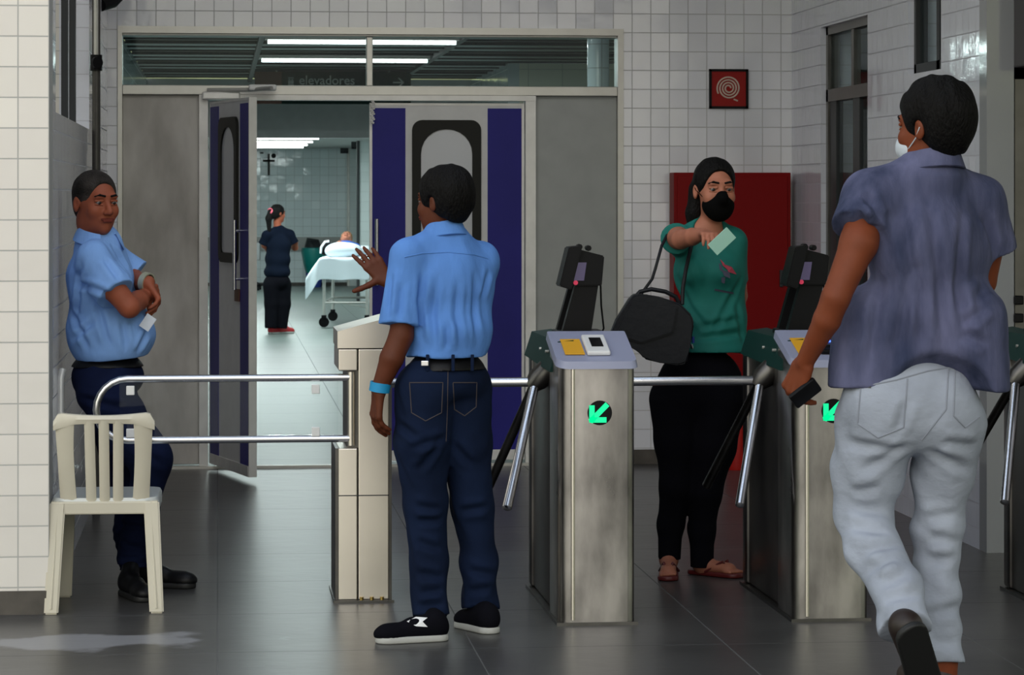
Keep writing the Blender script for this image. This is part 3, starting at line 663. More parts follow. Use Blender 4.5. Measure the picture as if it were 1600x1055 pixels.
MB().tube([(.02, 0, .51), (.07, 0, .52), (.095, 0, .45), (.09, 0, .25), (.085, -.01, .15)], .011, 8).build('hose', M['black'], d, smooth=True)
BX(XR-1.9, XR-.02, YB-.9, YB-.3, 0, .012).build('trim_4', mat('worn_floor_plate', (.30, .30, .30), .4), kind='structure') if False else None
# conduit with coupling on the side wall, camera above
c = PX(152, 300, XL+.04)
d = empty('wall_conduit', (XL+.035, c.y, 0), 0, label='dark vertical conduit pipe with black coupling on the left side wall', cat='pipe')
MB().tube([(0, 0, 0), (0, 0, WH)], .021, 14).build('pipe', mat('conduit_grey', (.055, .05, .045), .4, .2), d, smooth=True)
zc = PX(152, 100, XL+.035).z
b = MB().tube([(0, 0, zc-.04), (0, 0, zc+.04)], .03, 16).tube([(0, -.03, zc), (.01, -.045, zc)], .03, 12); b.build('coupling', M['black'], d, smooth=True)
MB().tube([(-.0, -.026, zc+.04), (0, -.026, WH)], .012, 8).build('thin_pipe', M['alu'], d, smooth=True)
c = PY(178, 2, 15.9)
d = empty('ceiling_camera', (c.x, c.y, c.z), 0, label='black device at the top edge left of the doorway header', cat='camera')
MB().tube([(.05, .08, .06), (-.01, 0, .0), (-.07, -.10, -.03)], [.03, .04, .035], 16).build('camera_body', M['black'], d, smooth=True)
MB().tube([(.05, .08, .06), (.06, YB-15.9, .16)], .012, 8).build('bracket', M['black'], d)
# notices on the far right door
for i, (py0, py1, lb) in enumerate(((338, 372, 'upper white paper notice on the dark door at the right edge'), (375, 412, 'lower white paper notice on the dark door at the right edge'))):
    a0, a1 = PY(1591, py0, YP+.03), PY(1591, py1, YP+.03)
    t = BX(a0.x, a0.x+.15, YP+.04, YP+.05, a1.z, a0.z).build('paper_notice', M['paper'], label=lb, cat='notice', group='paper notices on the right door')
    b = MB()
    for k in range(3): z = a0.z-.02-.022*k; b.box(a0.x+.012, a0.x+.12-.03*(k == 2), YP+.038, YP+.041, z-.005, z)
    b.build('printed_lines', M['dark'], t)
# ------------------------------------------------------------------ gurney and the far end
Dg = 34.0; gx = (577-800)/F*Dg
cam0 = Vector((0, 0, 0)); U = Vector((CT, -ST, 0)); V = Vector((ST, CT, 0))
def wl(a, D): return U*a+V*D
g = empty('gurney', wl(gx, Dg), -TH+PI/2, label='wheeled steel hospital gurney standing in the far corridor', cat='gurney')
for x in (.06, 1.75):
    for y in (.03, .55):
        lg = MB().tube([(x, y, .12), (x, y, .74)], .02, 10).build('leg', M['alu'], g, smooth=True)
        b = MB(); b.tube([(x-.03, y-.0, .065), (x+.0, y, .065)], .062, 18); b.box(x-.04, x+.01, y-.03, y+.03, .10, .15, bev=.005); b.build('caster', M['black'], lg, smooth=True)
b = MB(); 
for y in (.03, .55): b.tube([(.06, y, .30), (1.75, y, .30)], .014, 8)
for x in (.06, 1.75): b.tube([(x, .03, .30), (x, .55, .30)], .014, 8)
b.tube([(.06, .03, .24), (.7, .55, .30)], .01, 8); b.box(-.02, 1.86, 0, .6, .70, .76, bev=.01); b.build('frame', M['alu'], g, smooth=True)
b = MB().box(-.03, 1.86, 0, .6, .76, .83, bev=.02); b.build('mattress', M['white'], g)
b = MB().box(.62, .72, -.02, .05, .62, .70, bev=.01); b.build('brake_box', M['dark'], g)
s_ = empty('bed_sheet', wl(gx, Dg), -TH+PI/2, label='white sheet draped over the gurney and hanging down its side', cat='sheet')
rows = []
for i in range(50):
    row = []
    for j in range(40):
        u = -.34+2.15*i/49; v = -.25+1.15*j/39
        ex = max(0, -.03-u); ey = max(0, 0-v); ef = max(0, v-.6)
        x = max(u, -.035)-.12*ex; y = min(max(v, -.005), .605)-.12*ey+.55*ef*(1 if u < .3 else .3)
        z = .842-.85*(ex+ey+ef)*(1 if not (ex and ey) else .85)+.012*math.sin(u*19)*(ey+ef)*4+.006*math.sin(u*23+v*17)
        x += .03*math.sin(v*15+1)*ex*3
        row.append((x, y, z))
    rows.append(row)
MB().grid(rows).build('cloth', M['sheet'], s_, smooth=True, mods=[('SOLIDIFY', dict(thickness=.006)), ('SUBSURF', dict(levels=1, render_levels=1))])
pl = empty('pillow', wl(gx-.33, Dg+1.45), -TH, label='white raised pillow at the right of the patient on the gurney', cat='pillow')
b = MB().box(-.27, .27, -.16, .20, 0, .11, bev=.05, seg=4, mtx=Matrix.Translation((0, 0, .852))); b.build('cushion', M['sheet'], pl, smooth=True)
c = PD(491, 440, 49.0)
d = empty('waste_bin', (c.x, c.y, 0), -TH, label='bin with a teal plastic liner against the far corridor wall', cat='bin')
b = MB(); rows = [[(r_*1.0*math.cos(2*PI*k/20), r_*math.sin(2*PI*k/20), z) for k in range(21)] for r_, z in ((.0, 0), (.12, 0), (.15, .25))]; b.grid(rows); b.build('bucket', M['binblue'], d, smooth=True)
b = MB(); rows = [[((r_+.012*math.sin(5*k))*math.cos(2*PI*k/20), r_*math.sin(2*PI*k/20), z) for k in range(20)]+[((r_)*1.0, 0, z)] for r_, z in ((.14, .22), (.18, .35), (.23, .60), (.22, .68), (.18, .69))]; b.grid(rows); b.build('liner_bag', M['teal_bag'], d, smooth=True)
MB().tube([(0, 0, .66), (0, 0, .72), (.1, 0, .75)], [.18, .19, .08], 16).build('dark_contents', M['dark'], d, smooth=True)
c = PD(402, 448, 47.5)
d = empty('drip_stand', (c.x-.03, c.y, 0), -TH, label='wheeled metal stand half hidden at the left edge of the corridor view', cat='stand')
MB().tube([(0, 0, .12), (0, 0, 1.25)], .018, 8).tube([(-.05, .04, .5), (-.05, .04, 1.0)], .01, 6).build('pole', M['alu'], d)
BX(-.09, .08, -.08, .08, .50, .80, bev=.02).build('pump', mat('grey_pump', (.35, .36, .37), .5), d)
b = MB()
for k in range(5): a = 2*PI*k/5; b.tube([(0, 0, .12), (.2*math.cos(a), .2*math.sin(a), .07)], .02, 8); b.tube([(.2*math.cos(a)-.015, .2*math.sin(a), .035), (.2*math.cos(a)+.015, .2*math.sin(a), .035)], .035, 12)
b.build('wheeled_base', M['black'], d)
# ------------------------------------------------------------------ soft-body modelling: smooth unions of tapered limbs turned into one surface
class Shape:
    def __init__(s): s.ops = []; s.lo = np.full(3, 1e9); s.hi = np.full(3, -1e9)
    def _bb(s, pts, r):
        P = np.array(pts, float); s.lo = np.minimum(s.lo, P.min(0)-r); s.hi = np.maximum(s.hi, P.max(0)+r)
    def cone(s, a, b, ra, rb=None, k=.02, sq=None, flat=None, sub=False, fa=False):
        rb = ra if rb is None else rb; a = np.array(a, float); b = np.array(b, float)
        m = max(ra, rb)*(max(1, sq[1]) if sq else 1)
        if not sub: s._bb([a, b], m)
        s.ops.append(('cone', a, b, ra, rb, k, sq, flat, sub, m, fa)); return s
    def chain(s, pts, rs, k=.02, sq=None):
        for i in range(len(pts)-1): s.cone(pts[i], pts[i+1], rs[i], rs[i+1], k, sq)
        return s
    def ell(s, c, r, R=None, k=.02, sub=False):
        c = np.array(c, float); r = np.array(r, float); R = np.eye(3) if R is None else R
        if not sub: s._bb([c], max(r))
        s.ops.append(('ell', c, r, R, k, sub, float(max(r)))); return s
    def cut(s, n, p, near=None, k=0):
        n = np.array(n, float); n = n/np.linalg.norm(n); s.ops.append(('cut', n, float(np.dot(n, p)), near)); return s
    def disp(s, amp, fr, seed=0, zs=.5, zr=None):
        s.ops.append(('disp', amp, fr, seed, zs, zr)); return s
    def mesh(s, h=.006):
        lo = s.lo-.035; hi = s.hi+.035; n = np.ceil((hi-lo)/h).astype(int)+1
        ax = [lo[i]+h*np.arange(n[i]) for i in range(3)]
        f = np.full(tuple(n), 1.0, np.float32)
        def sub_(l, u):
            i0 = [max(0, int((l[i]-lo[i])/h)) for i in range(3)]; i1 = [min(n[i], int((u[i]-lo[i])/h)+2) for i in range(3)]
            sl = tuple(slice(a, b) for a, b in zip(i0, i1))
            return sl, ax[0][sl[0]][:, None, None], ax[1][sl[1]][None, :, None], ax[2][sl[2]][None, None, :]
        for o in s.ops:
            if o[0] == 'cone':
                _, a, b, ra, rb, k, sq, flat, sb, m, fa = o; pad = m+k+.03
                sl, X, Y, Z = sub_(np.minimum(a, b)-pad, np.maximum(a, b)+pad)
                if f[sl].size == 0: continue
                d = b-a; L2 = max(1e-12, float(d@d))
                px, py, pz = X-a[0], Y-a[1], Z-a[2]
                t = (px*d[0]+py*d[1]+pz*d[2])/L2; tc_ = np.clip(t, 0, 1)
                qx, qy, qz = px-tc_*d[0], py-tc_*d[1], pz-tc_*d[2]
                q2 = qx*qx+qy*qy+qz*qz
                if sq:
                    nn = np.array(sq[0], float); c = qx*nn[0]+qy*nn[1]+qz*nn[2]; q2 = q2+c*c*(1/sq[1]**2-1)
                ds = np.sqrt(np.maximum(q2, 0))-(ra+(rb-ra)*tc_)
                if flat is not None: ds = np.maximum(ds, (t-1)*math.sqrt(L2)-flat)
                if fa: ds = np.maximum(ds, -t*math.sqrt(L2))
            elif o[0] == 'ell':
                _, c, r, R, k, sb, m = o; pad = m+k+.03
                sl, X, Y, Z = sub_(c-pad, c+pad)
                if f[sl].size == 0: continue
                px, py, pz = X-c[0], Y-c[1], Z-c[2]
                L = [px*R[0, i]+py*R[1, i]+pz*R[2, i] for i in range(3)]
                k0 = np.sqrt(sum((L[i]/r[i])**2 for i in range(3))); k1 = np.sqrt(sum((L[i]/r[i]**2)**2 for i in range(3)))+1e-9
                ds = k0*(k0-1)/k1
            elif o[0] == 'cut':
                _, nn, c, near = o
                if near is None: sl = (slice(None),)*3; X, Y, Z = ax[0][:, None, None], ax[1][None, :, None], ax[2][None, None, :]
                else: sl, X, Y, Z = sub_(np.array(near[0])-near[1], np.array(near[0])+near[1])
                f[sl] = np.maximum(f[sl], X*nn[0]+Y*nn[1]+Z*nn[2]-c); continue
            elif o[0] == 'disp':
                _, amp, fr, seed, zs, zr = o; rg = np.random.RandomState(seed)
                X, Y, Z = ax[0][:, None, None], ax[1][None, :, None], ax[2][None, None, :]
                w = np.zeros_like(f)
                for q in range(5):
                    v = rg.normal(size=3); v /= np.linalg.norm(v); v *= fr*(.6+.9*rg.rand()); v[2] *= zs; ph = rg.rand()*6.28; 
                    v2 = rg.normal(size=3)*fr*.35; ph2 = rg.rand()*6.28
                    sn = np.sin(v[0]*X+v[1]*Y+v[2]*Z+ph+1.6*np.sin(v2[0]*X+v2[1]*Y+v2[2]*Z+ph2))
                w += (np.abs(sn)*2.2-1.4 if q < 3 else sn).astype(np.float32)
                if zr: w *= (1/(1+np.exp(np.clip(-(Z-zr[0])*60, -40, 40))))*(1/(1+np.exp(np.clip((Z-zr[1])*60, -40, 40))))
                f += (amp*w/2).astype(np.float32); continue
            ds = ds.astype(np.float32); g = f[sl]
            if sb: ds = -ds; hh = np.clip(.5-.5*(g-ds)/max(k, 1e-5), 0, 1); f[sl] = g*(1-hh)+ds*hh+k*hh*(1-hh)
            else: hh = np.clip(.5+.5*(g-ds)/max(k, 1e-5), 0, 1); f[sl] = g*(1-hh)+ds*hh-k*hh*(1-hh)
        f[0] = f[-1] = 1; f[:, 0] = f[:, -1] = 1; f[:, :, 0] = f[:, :, -1] = 1
        neg = f < 0; c8 = np.zeros(tuple(np.array(f.shape)-1), np.uint8)
        for i in (0, 1):
            for j in (0, 1):
                for k in (0, 1): c8 += neg[i:f.shape[0]-1+i, j:f.shape[1]-1+j, k:f.shape[2]-1+k]
        I = np.argwhere((c8 > 0) & (c8 < 8)); idx = np.full(c8.shape, -1, np.int64); idx[tuple(I.T)] = np.arange(len(I))
        acc = np.zeros((len(I), 3)); cnt = np.zeros(len(I))
        cor = [(i, j, k) for i in (0, 1) for j in (0, 1) for k in (0, 1)]
        for A in cor:
            for ax_ in range(3):
                if A[ax_]: continue
                B = list(A); B[ax_] = 1
                fa = f[I[:, 0]+A[0], I[:, 1]+A[1], I[:, 2]+A[2]]; fb = f[I[:, 0]+B[0], I[:, 1]+B[1], I[:, 2]+B[2]]
                m = (fa < 0) != (fb < 0); t = np.where(m, fa/np.where(m, fa-fb, 1), 0)
                p = np.array(A, float)[None]*np.ones((len(I), 1)); p[:, ax_] = t
                acc[m] += p[m]; cnt[m] += 1
        Vt = lo+h*(I+acc/cnt[:, None])
        Fs = []
        for ax_ in range(3):
            s0 = [slice(None)]*3; s1 = [slice(None)]*3; s0[ax_] = slice(0, -1); s1[ax_] = slice(1, None)
            ch_ = neg[tuple(s0)] != neg[tuple(s1)]
            E = np.argwhere(ch_); b_, c_ = (ax_+1) % 3, (ax_+2) % 3
            E = E[(E[:, b_] > 0) & (E[:, c_] > 0) & (E[:, b_] < f.shape[b_]-1) & (E[:, c_] < f.shape[c_]-1)]
            q = []
            for db, dc in ((1, 1), (0, 1), (0, 0), (1, 0)):
                e = E.copy(); e[:, b_] -= db; e[:, c_] -= dc; q.append(idx[tuple(e.T)])
            q = np.stack(q, 1); fl = ~neg[tuple(E.T)]; q[fl] = q[fl][:, ::-1]; Fs.append(q)
        return Vt, np.concatenate(Fs)
    def build(s, name, m, parent=None, h=.006, sm=0, **kw):
        Vt, Fc = s.mesh(h)
        for _ in range(sm):
            a = np.zeros_like(Vt); c = np.zeros(len(Vt))
            for i in range(4):
                p, q = Fc[:, i], Fc[:, (i+1) % 4]
                np.add.at(a, p, Vt[q]); np.add.at(c, p, 1)
            Vt = Vt*.5+.5*a/np.maximum(c, 1)[:, None]
        me = bpy.data.meshes.new(name); me.vertices.add(len(Vt)); me.vertices.foreach_set('co', Vt.astype(np.float32).ravel())
        me.loops.add(len(Fc)*4); me.loops.foreach_set('vertex_index', Fc.astype(np.int32).ravel())
        me.polygons.add(len(Fc)); me.polygons.foreach_set('loop_start', np.arange(0, len(Fc)*4, 4, dtype=np.int32))
        me.update(calc_edges=True); me.validate(); me.polygons.foreach_set('use_smooth', [True]*len(me.polygons))
        me.materials.append(m)
        o = bpy.data.objects.new(name, me); COL.objects.link(o)
        if parent: o.parent = parent
        return setp(o, **kw)
A_ = lambda *v: np.array(v, float)
def nrm(v): v = np.array(v, float); return v/np.linalg.norm(v)
def frame(f, up=(0, 0, 1)):
    f = nrm(f); r = nrm(np.cross(f, up)); u = np.cross(r, f); return np.stack([r, f, u], 1)   # columns: right, forward, up
class Fig:
    """A person's own space: x to the right of the view, y away, z up, origin on the floor under them."""
    def __init__(s, px, D, name='person', **kw):
        s.D = D; s.a0 = (px-800)/F*D
        s.root = empty(name, wl(s.a0, D), -TH, **kw)
    def J(s, px, py, d=0):
        D = s.D+d; return A_((px-800)/F*D-s.a0, d, EYE+(HZ-py)/F*D)
def head(S, c, R, sc=1, ears=True):
    P = lambda x, y, z: c+R@(A_(x, y, z)*sc)
    E = lambda x, y, z, r, k=.02, sub=False: S.ell(P(x, y, z), A_(*r)*sc, R, k*sc, sub)
    E(0, -.012, .035, (.074, .094, .080)); E(0, .022, -.025, (.061, .070, .088), .03); E(0, .034, -.072, (.047, .050, .040), .03)
    E(0, .070, -.097, (.020, .018, .017), .02)
    for q in (-1, 1):
        E(q*.040, .062, -.028, (.024, .024, .026), .02)
        if ears: E(q*.077, -.012, -.006, (.009, .019, .031), .006); E(q*.083, -.002, -.004, (.006, .009, .016), .004, True)
    S.cone(P(-.034, .080, .026), P(.034, .080, .026), .014*sc, k=.015*sc)
    for q in (-1, 1): E(q*.032, .096, .006, (.017, .014, .011), .012, True)
    S.cone(P(0, .086, .014), P(0, .110, -.030), .008*sc, .0125*sc, k=.010*sc)
    for q in (-1, 1): E(q*.012, .100, -.034, (.009, .010, .008), .006)
    S.cone(P(-.018, .084, -.062), P(.018, .084, -.062), .009*sc, k=.008*sc)
def face_parts(root, c, R, sc, skin, hairm, lipm, mouth=True, h=.004, brow=True):
    P = lambda x, y, z: c+R@(A_(x, y, z)*sc)
    for q in (-1, 1):
        e = MB(); bmesh.ops.create_uvsphere(e.b, u_segments=16, v_segments=10, radius=.0115*sc); bmesh.ops.translate(e.b, vec=Vector(P(q*.032, .0785, .004)), verts=e.b.verts)
        eo = e.build('eye', M['eyew'], root, smooth=True)
        e = MB(); bmesh.ops.create_uvsphere(e.b, u_segments=12, v_segments=8, radius=.0078*sc); bmesh.ops.translate(e.b, vec=Vector(P(q*.032, .0835, .003)), verts=e.b.verts)
        e.build('iris', M['iris'], eo, smooth=True)
        s = Shape(); s.cone(P(q*.019, .0865, .0115), P(q*.045, .0795, .0105), .0062*sc, .0055*sc, k=.003); s.cone(P(q*.019, .0875, -.0045), P(q*.045, .080, -.003), .0035*sc, k=.003); s.build('eyelid', skin, root, h=.002)
        if brow:
            s = Shape(); s.cone(P(q*.014, .0955, .029), P(q*.034, .0925, .033), .0042*sc, k=.003); s.cone(P(q*.034, .0925, .033), P(q*.05, .080, .027), .0042*sc, .0025*sc, k=.003); s.build('eyebrow', hairm, root, h=.002)
    if mouth:
        s = Shape(); s.cone(P(-.024, .0945, -.0585), P(.024, .0945, -.0585), .0045*sc, k=.003).cone(P(-.016, .0965, -.066), P(.016, .0965, -.066), .0052*sc, k=.001); s.build('lips', lipm, root, h=.002)
def hair(root, c, R, sc, m, inf=.012, slope=.46, off=-.034, top=0, fh=.085, ear=True, amp=.003, fr=90, h=.005, extra=None, back=0, name='hair'):
    s = Shape(); P = lambda x, y, z: c+R@(A_(x, y, z)*sc)
    s.ell(P(0, -.012-back/2, .037+top/2), (A_(.074, .094+back/2, .080+top/2)+inf)*sc, R, .02)
    s.ell(P(0, -.05, -.02), (A_(.055, .045, .055)+inf)*sc, R, .03)
    s.ell(P(0, .100, -.012), A_(.073, .072, fh)*sc, R, .012, True)
    nn = R@nrm(A_(0, slope, -1)); s.cut(nn, P(0, 0, off))
    if extra: extra(s, P)
    if ear:
        for q in (-1, 1): s.ell(P(q*.088, -.006, -.012), A_(.022, .021, .034)*sc, R, .006, True)
    if amp: s.disp(amp, fr, 3, .7)
    return s.build(name, m, root, h=h, sm=1)
def hand(S, w, d, n, t, sc=1, curl=(30, 35, 40, 45), spread=.06, th=(.6, .75, .25), thc=20, k=.006):
    """w wrist, d towards the knuckles, n where the palm faces, t towards the thumb side"""
    d = nrm(d); n = np.array(n, float); n = nrm(n-d*(n@d)); t0 = np.cross(d, n); s_ = t0 if t0@np.array(t, float) > 0 else -t0
    tips = []
    for i in range(4):
        kx_ = (.031-.0205*i)*sc; K = w+d*(.088-.004*abs(i-1))*sc+s_*kx_
        S.cone(w+d*.012*sc+s_*kx_*.55, K, .0135*sc, .0105*sc, k=.012)
        ln = (.070, .078, .073, .058)[i]*sc; dd = nrm(d+s_*spread*(1.5-i)); p = K; r = .0092*sc if i < 3 else .0082*sc
        for j, fr_ in enumerate((.45, .30, .25)):
            a = math.radians(curl[i]*(.9, 1.1, .8)[j]); dd = nrm(dd*math.cos(a)+n*math.sin(a)); n2 = n
            # rotate finger direction inside the d-n plane
            nn = nrm(n-dd*(n@dd)) if abs(n@dd) < .999 else -d
            q = p+dd*ln*fr_; S.cone(p, q, r, r*.93, k=k if j else .008); p = q; r *= .93
            n_loc = nn
            if j < 2:
                pass
        tips.append(p)
    T = nrm(d*th[0]+s_*th[1]+n*th[2]); p = w+d*.022*sc+s_*.020*sc; r = .0135*sc
    for j, ln in enumerate((.042, .033, .026)):
        q = p+T*ln*sc; S.cone(p, q, r, r*.88, k=.010 if j == 0 else .005); p = q; r *= .88; T = nrm(T*math.cos(math.radians(thc))+(d*.8+n*.3)*math.sin(math.radians(thc)))
    tips.append(p); return tips
def torso(S, pel, abd, che, sL, sR, f, rp, ra, rc, rs=.05, k=.05):
    """ellipsoid stack: pelvis, abdomen, chest, shoulder yoke; r = (half width, half depth, half height)"""
    R = frame(f)
    if pel is not None: S.ell(pel, rp, R, k)
    S.ell(abd, ra, R, k); S.ell(che, rc, R, k)
    mid = (sL+sR)/2+A_(0, 0, .025)
    S.cone(sL, mid, rs, rs*1.15, k=k*.8); S.cone(sR, mid, rs, rs*1.15, k=k*.8)
    nb = mid+A_(0, 0, .045); S.cone(sL+A_(0, 0, .008), nb, rs*.85, rs*.95, k=k); S.cone(sR+A_(0, 0, .008), nb, rs*.85, rs*.95, k=k)
from mathutils.bvhtree import BVHTree
_bv = {}
def proj(G, o, px, py, off=.002):
    """the point of o's surface that is seen at this pixel"""
    if o.name not in _bv: _bv[o.name] = BVHTree.FromPolygons([v.co.copy() for v in o.data.vertices], [tuple(p.vertices) for p in o.data.polygons])
    c0 = Vector((-G.a0, -G.D, EYE)); d = (Vector(G.J(px, py, 0))-c0).normalized(); h = _bv[o.name].ray_cast(c0, d)
    return (h[0]+h[1]*off) if h[0] is not None else None
def seam(G, o, pts, m, r=.002, name='seam', n=8):
    P = []
    for (x0, y0), (x1, y1) in zip(pts[:-1], pts[1:]):
        for i in range(n): P.append(proj(G, o, x0+(x1-x0)*i/n, y0+(y1-y0)*i/n, 0))
    P.append(proj(G, o, *pts[-1], 0)); P = [p for p in P if p is not None]
    if len(P) > 2: return MB().tube(P, r, 6).build(name, m, o, smooth=True)
def creases(G, o, lines, A=.008, w=.014):
    """press soft fold lines into a garment along these seen lines"""
    me = o.data; n = len(me.vertices); co = np.empty(n*3, np.float32); me.vertices.foreach_get('co', co); co = co.reshape(-1, 3)
    no = np.empty(n*3, np.float32); me.vertices.foreach_get('normal', no); no = no.reshape(-1, 3); dsp = np.zeros(n)
    for q, ln in enumerate(lines):
        P = []
        for (x0, y0), (x1, y1) in zip(ln[:-1], ln[1:]):
            for i in range(6): P.append(proj(G, o, x0+(x1-x0)*i/6, y0+(y1-y0)*i/6, 0))
        P.append(proj(G, o, *ln[-1], 0)); P = [np.array(p) for p in P if p is not None]
        if len(P) < 3: continue
        d = np.full(n, 9.0); tt = np.zeros(n); m = len(P)-1
        for i in range(m):
            ab = P[i+1]-P[i]; t = np.clip(((co-P[i])@ab)/max(1e-9, ab@ab), 0, 1); dd = np.linalg.norm(co-P[i]-t[:, None]*ab, axis=1)
            u = dd < d; d[u] = dd[u]; tt[u] = (i+t[u])/m
        fade = np.clip(np.minimum(tt, 1-tt)*4, .0, 1)
        dsp += fade*(-A*np.exp(-(d/w)**2)+.75*A*np.exp(-((d-2*w)/(1.1*w))**2))
    co = co+no*dsp[:, None]; me.vertices.foreach_set('co', co.astype(np.float32).ravel()); me.update(); _bv.pop(o.name, None)
def patch(G, o, pts, m, name, off=.0025):
    P = [proj(G, o, *p, off) for p in pts]
    if all(p is not None for p in P):
        b = MB(); b.prism(P, (0, .003, 0)); return b.build(name, m, o)
def ringband(root, name, m, c, ax, r, w, th=.004, sq=None, el=1.0):
    ax = Vector(ax).normalized(); b = MB(); x = ax.orthogonal().normalized(); y = ax.cross(x); rows = []
    for k in range(33):
        a = 2*PI*k/32; e = x*math.cos(a)+y*math.sin(a)*el
        C = Vector(c); rows.append([C+e*r-ax*w/2, C+e*(r+th)-ax*w/2, C+e*(r+th)+ax*w/2, C+e*r+ax*w/2, C+e*r-ax*w/2])
    return b.grid(rows).build(name, m, root, smooth=True)
def collar(root, m, c, R, r0=.062, r1=.085, h=.045, gap=50, tilt=0, el=1.15, name='collar'):
    """folded shirt collar, open towards the front (R's forward)"""
    b = MB(); rows = []
    for k in range(41):
        a = math.radians(gap/2+(360-gap)*k/40)
        fr = math.cos(a); sd_ = math.sin(a)
        def pt(r, z): return c+R@A_(sd_*r, fr*r*el, z-.02*fr+tilt*fr)
        e = .012*max(0, fr)
        rows.append([pt(r0, -.01), pt(r0-.004, h*.6), pt(r0-.002, h), pt(r0+.006, h+.003), pt(r1-.006, h*.45), pt(r1+.003+e, -.004-e), pt(r1-.001+e, -.008-e), pt(r1-.012, h*.3), pt(r0+.004, h*.8), pt(r0+.002, -.01)])
    return b.grid(rows).build(name, m, root, smooth=True)
def shoe(root, heel, toe, up, L=None, upper=None, solem=None, w=.045, hgt=.06, ankle=None, name='shoe', sole_h=.024, ws=1):
    heel, toe = np.array(heel, float), np.array(toe, float); d = nrm(toe-heel); up = nrm(np.array(up, float)-d*(np.array(up, float)@d)); L = np.linalg.norm(toe-heel)
    s = Shape(); z = sole_h
    a = heel+d*.035+up*(z+.022); b = toe-d*.045+up*(z+.006)
    s.cone(a, b, .040*ws, .036*ws, .03); s.cone(heel+d*.05+up*(z+.035), heel+d*.13+up*(z+.035), .036*ws, .026*ws, .03)
    s.ell(toe-d*.055+up*(z+.008), (.044*ws, .060*ws, .030*ws), frame(d, up), .02)
    if ankle is not None: s.cone(heel+d*.045+up*(z+.05), ankle, .036, .036, k=.02)
    s.cut(-up, heel+up*z*.8)
    o = s.build(name, upper, root, h=.005)
    s = Shape(); s.cone(heel+d*.040+up*.01, toe-d*.048+up*.01, .043*ws, .047*ws, k=.01, sq=None); s.cut(up, heel+up*z); s.cut(-up, heel+up*0.0)
    s.build('sole', solem, o, h=.005); return o
VX = .0055
def leg(S, pts, rs, sq=None, k=.03, flat=.0):
    for i in range(len(pts)-1):
        S.cone(pts[i], pts[i+1], rs[i], rs[i+1], k=k, sq=sq, flat=flat if i == len(pts)-2 else None)
def button(root, p, m):
    b = MB(); bmesh.ops.create_uvsphere(b.b, u_segments=8, v_segments=6, radius=.006); bmesh.ops.translate(b.b, vec=Vector(p), verts=b.b.verts); b.build('button', m, root, smooth=True)
# ================================================================== guard with his back to us
G = Fig(692, 10.35, label='person in light blue shirt and dark jeans seen from behind, left arm hanging', cat='person')
J = G.J; r = G.root; f = nrm((-.55, .83, 0)); hf = nrm((-.80, .60, 0)); RH = frame(hf); sk = M['skin_c']
sL, sR = J(640, 405, -.08), J(748, 408, .09); hc_ = J(692, 316); 
pel, abd, che = J(695, 590), J(703, 515), J(700, 440)
B = Shape(); torso(B, pel, abd, che, sL, sR, f, (.11, .085, .10), (.105, .08, .12), (.13, .09, .16), .036)
B.cone(J(697, 382, .02), J(688, 338, .01), .057, .055, .02); head(B, hc_, RH, .96)
eL, wL = J(627, 525, -.10), J(592, 610, -.10)
B.chain([sL, J(634, 460, -.10), eL], [.05, .049, .043]); B.chain([eL, J(612, 560, -.11), wL], [.045, .043, .029], k=.01)
hand(B, wL, (-.12, .15, -1), (.9, .35, 0), (-.2, 1, 0), 1.15, (18, 24, 28, 32), .03, th=(.75, .45, .3))
eR, wR = J(665, 452, .26), J(604, 440, .32)
B.chain([sR, J(720, 440, .2), eR], [.05, .046, .040]); B.chain([eR, J(640, 446, .3), wR], [.038, .035, .024], k=.01)
hand(B, wR, (-.60, .02, .80), (-.25, .9, -.1), (-.8, -.1, -.5), 1.02, (6, 8, 12, 16), .09, th=(.15, 1, .1), thc=6)
B.build('body', sk, r, h=.005, sm=1)
face_parts(r, hc_, RH, .96, sk, M['hair'], M['lips'])
hair(r, hc_, RH, .96, M['hair'], inf=.018, slope=.50, off=-.034, top=.012, back=.01, amp=.004, extra=lambda s, P: s.ell(P(0, -.05, .03), (.08, .075, .095), RH, .03))
S = Shape(); torso(S, J(697, 560), J(704, 515), J(702, 440), sL+A_(0, 0, .005), sR+A_(0, 0, .005), f, (.150, .118, .07), (.160, .128, .12), (.168, .122, .17), .056, .05)
S.cone(J(696, 380, .01), J(692, 362, .01), .075, .062, k=.03)
S.cone(sL, J(627, 508, -.10), .068, .078, k=.022, flat=0); S.cone(sR, J(716, 446, .2), .066, .072, k=.03, flat=0)
S.cone(J(748, 420, .05), J(738, 530, .02), .060, .060, k=.05); S.cone(J(668, 430, -.04), J(666, 530, -.02), .06, .06, k=.05)
S.cut((0, 0, -1), J(690, 556)); S.disp(.011, 34, 5, .4); S.disp(.0015, 90, 9, .5)
shc = S.build('shirt', M['shirt_blue'], r, h=VX)
collar(r, M['shirt_blue'], J(693, 371, .01), frame(f), .060, .082, .042)
S = Shape(); S.ell(J(697, 590), (.152, .122, .11), frame(f), .04)
hL, hR = J(665, 610, -.04), J(722, 610, .05)
kL, kR = J(664, 785, -.03), J(738, 790, .06); aL, aR = J(674, 962, -.12), J(750, 950, .03)
leg(S, [hL, J(660, 690, -.04), kL, J(670, 880, -.07), aL], [.112, .100, .078, .066, .068]); leg(S, [hR, J(725, 690, .05), kR, J(748, 880, .06), aR], [.110, .098, .074, .064, .068])
S.cut((0, 0, 1), J(690, 560)); S.disp(.006, 40, 2, 1.4); S.disp(.008, 60, 8, 2.2, zr=(.02, .28))
trc = S.build('trousers', M['navy_denim'], r, h=VX)
B_legs = None
S = Shape(); S.ell(J(697, 588), (.158, .128, .11), frame(f), .04); S.cut((0, 0, 1), J(690, 556)); S.cut((0, 0, -1), J(690, 577)); bl = S.build('belt', M['belt'], r, h=VX)
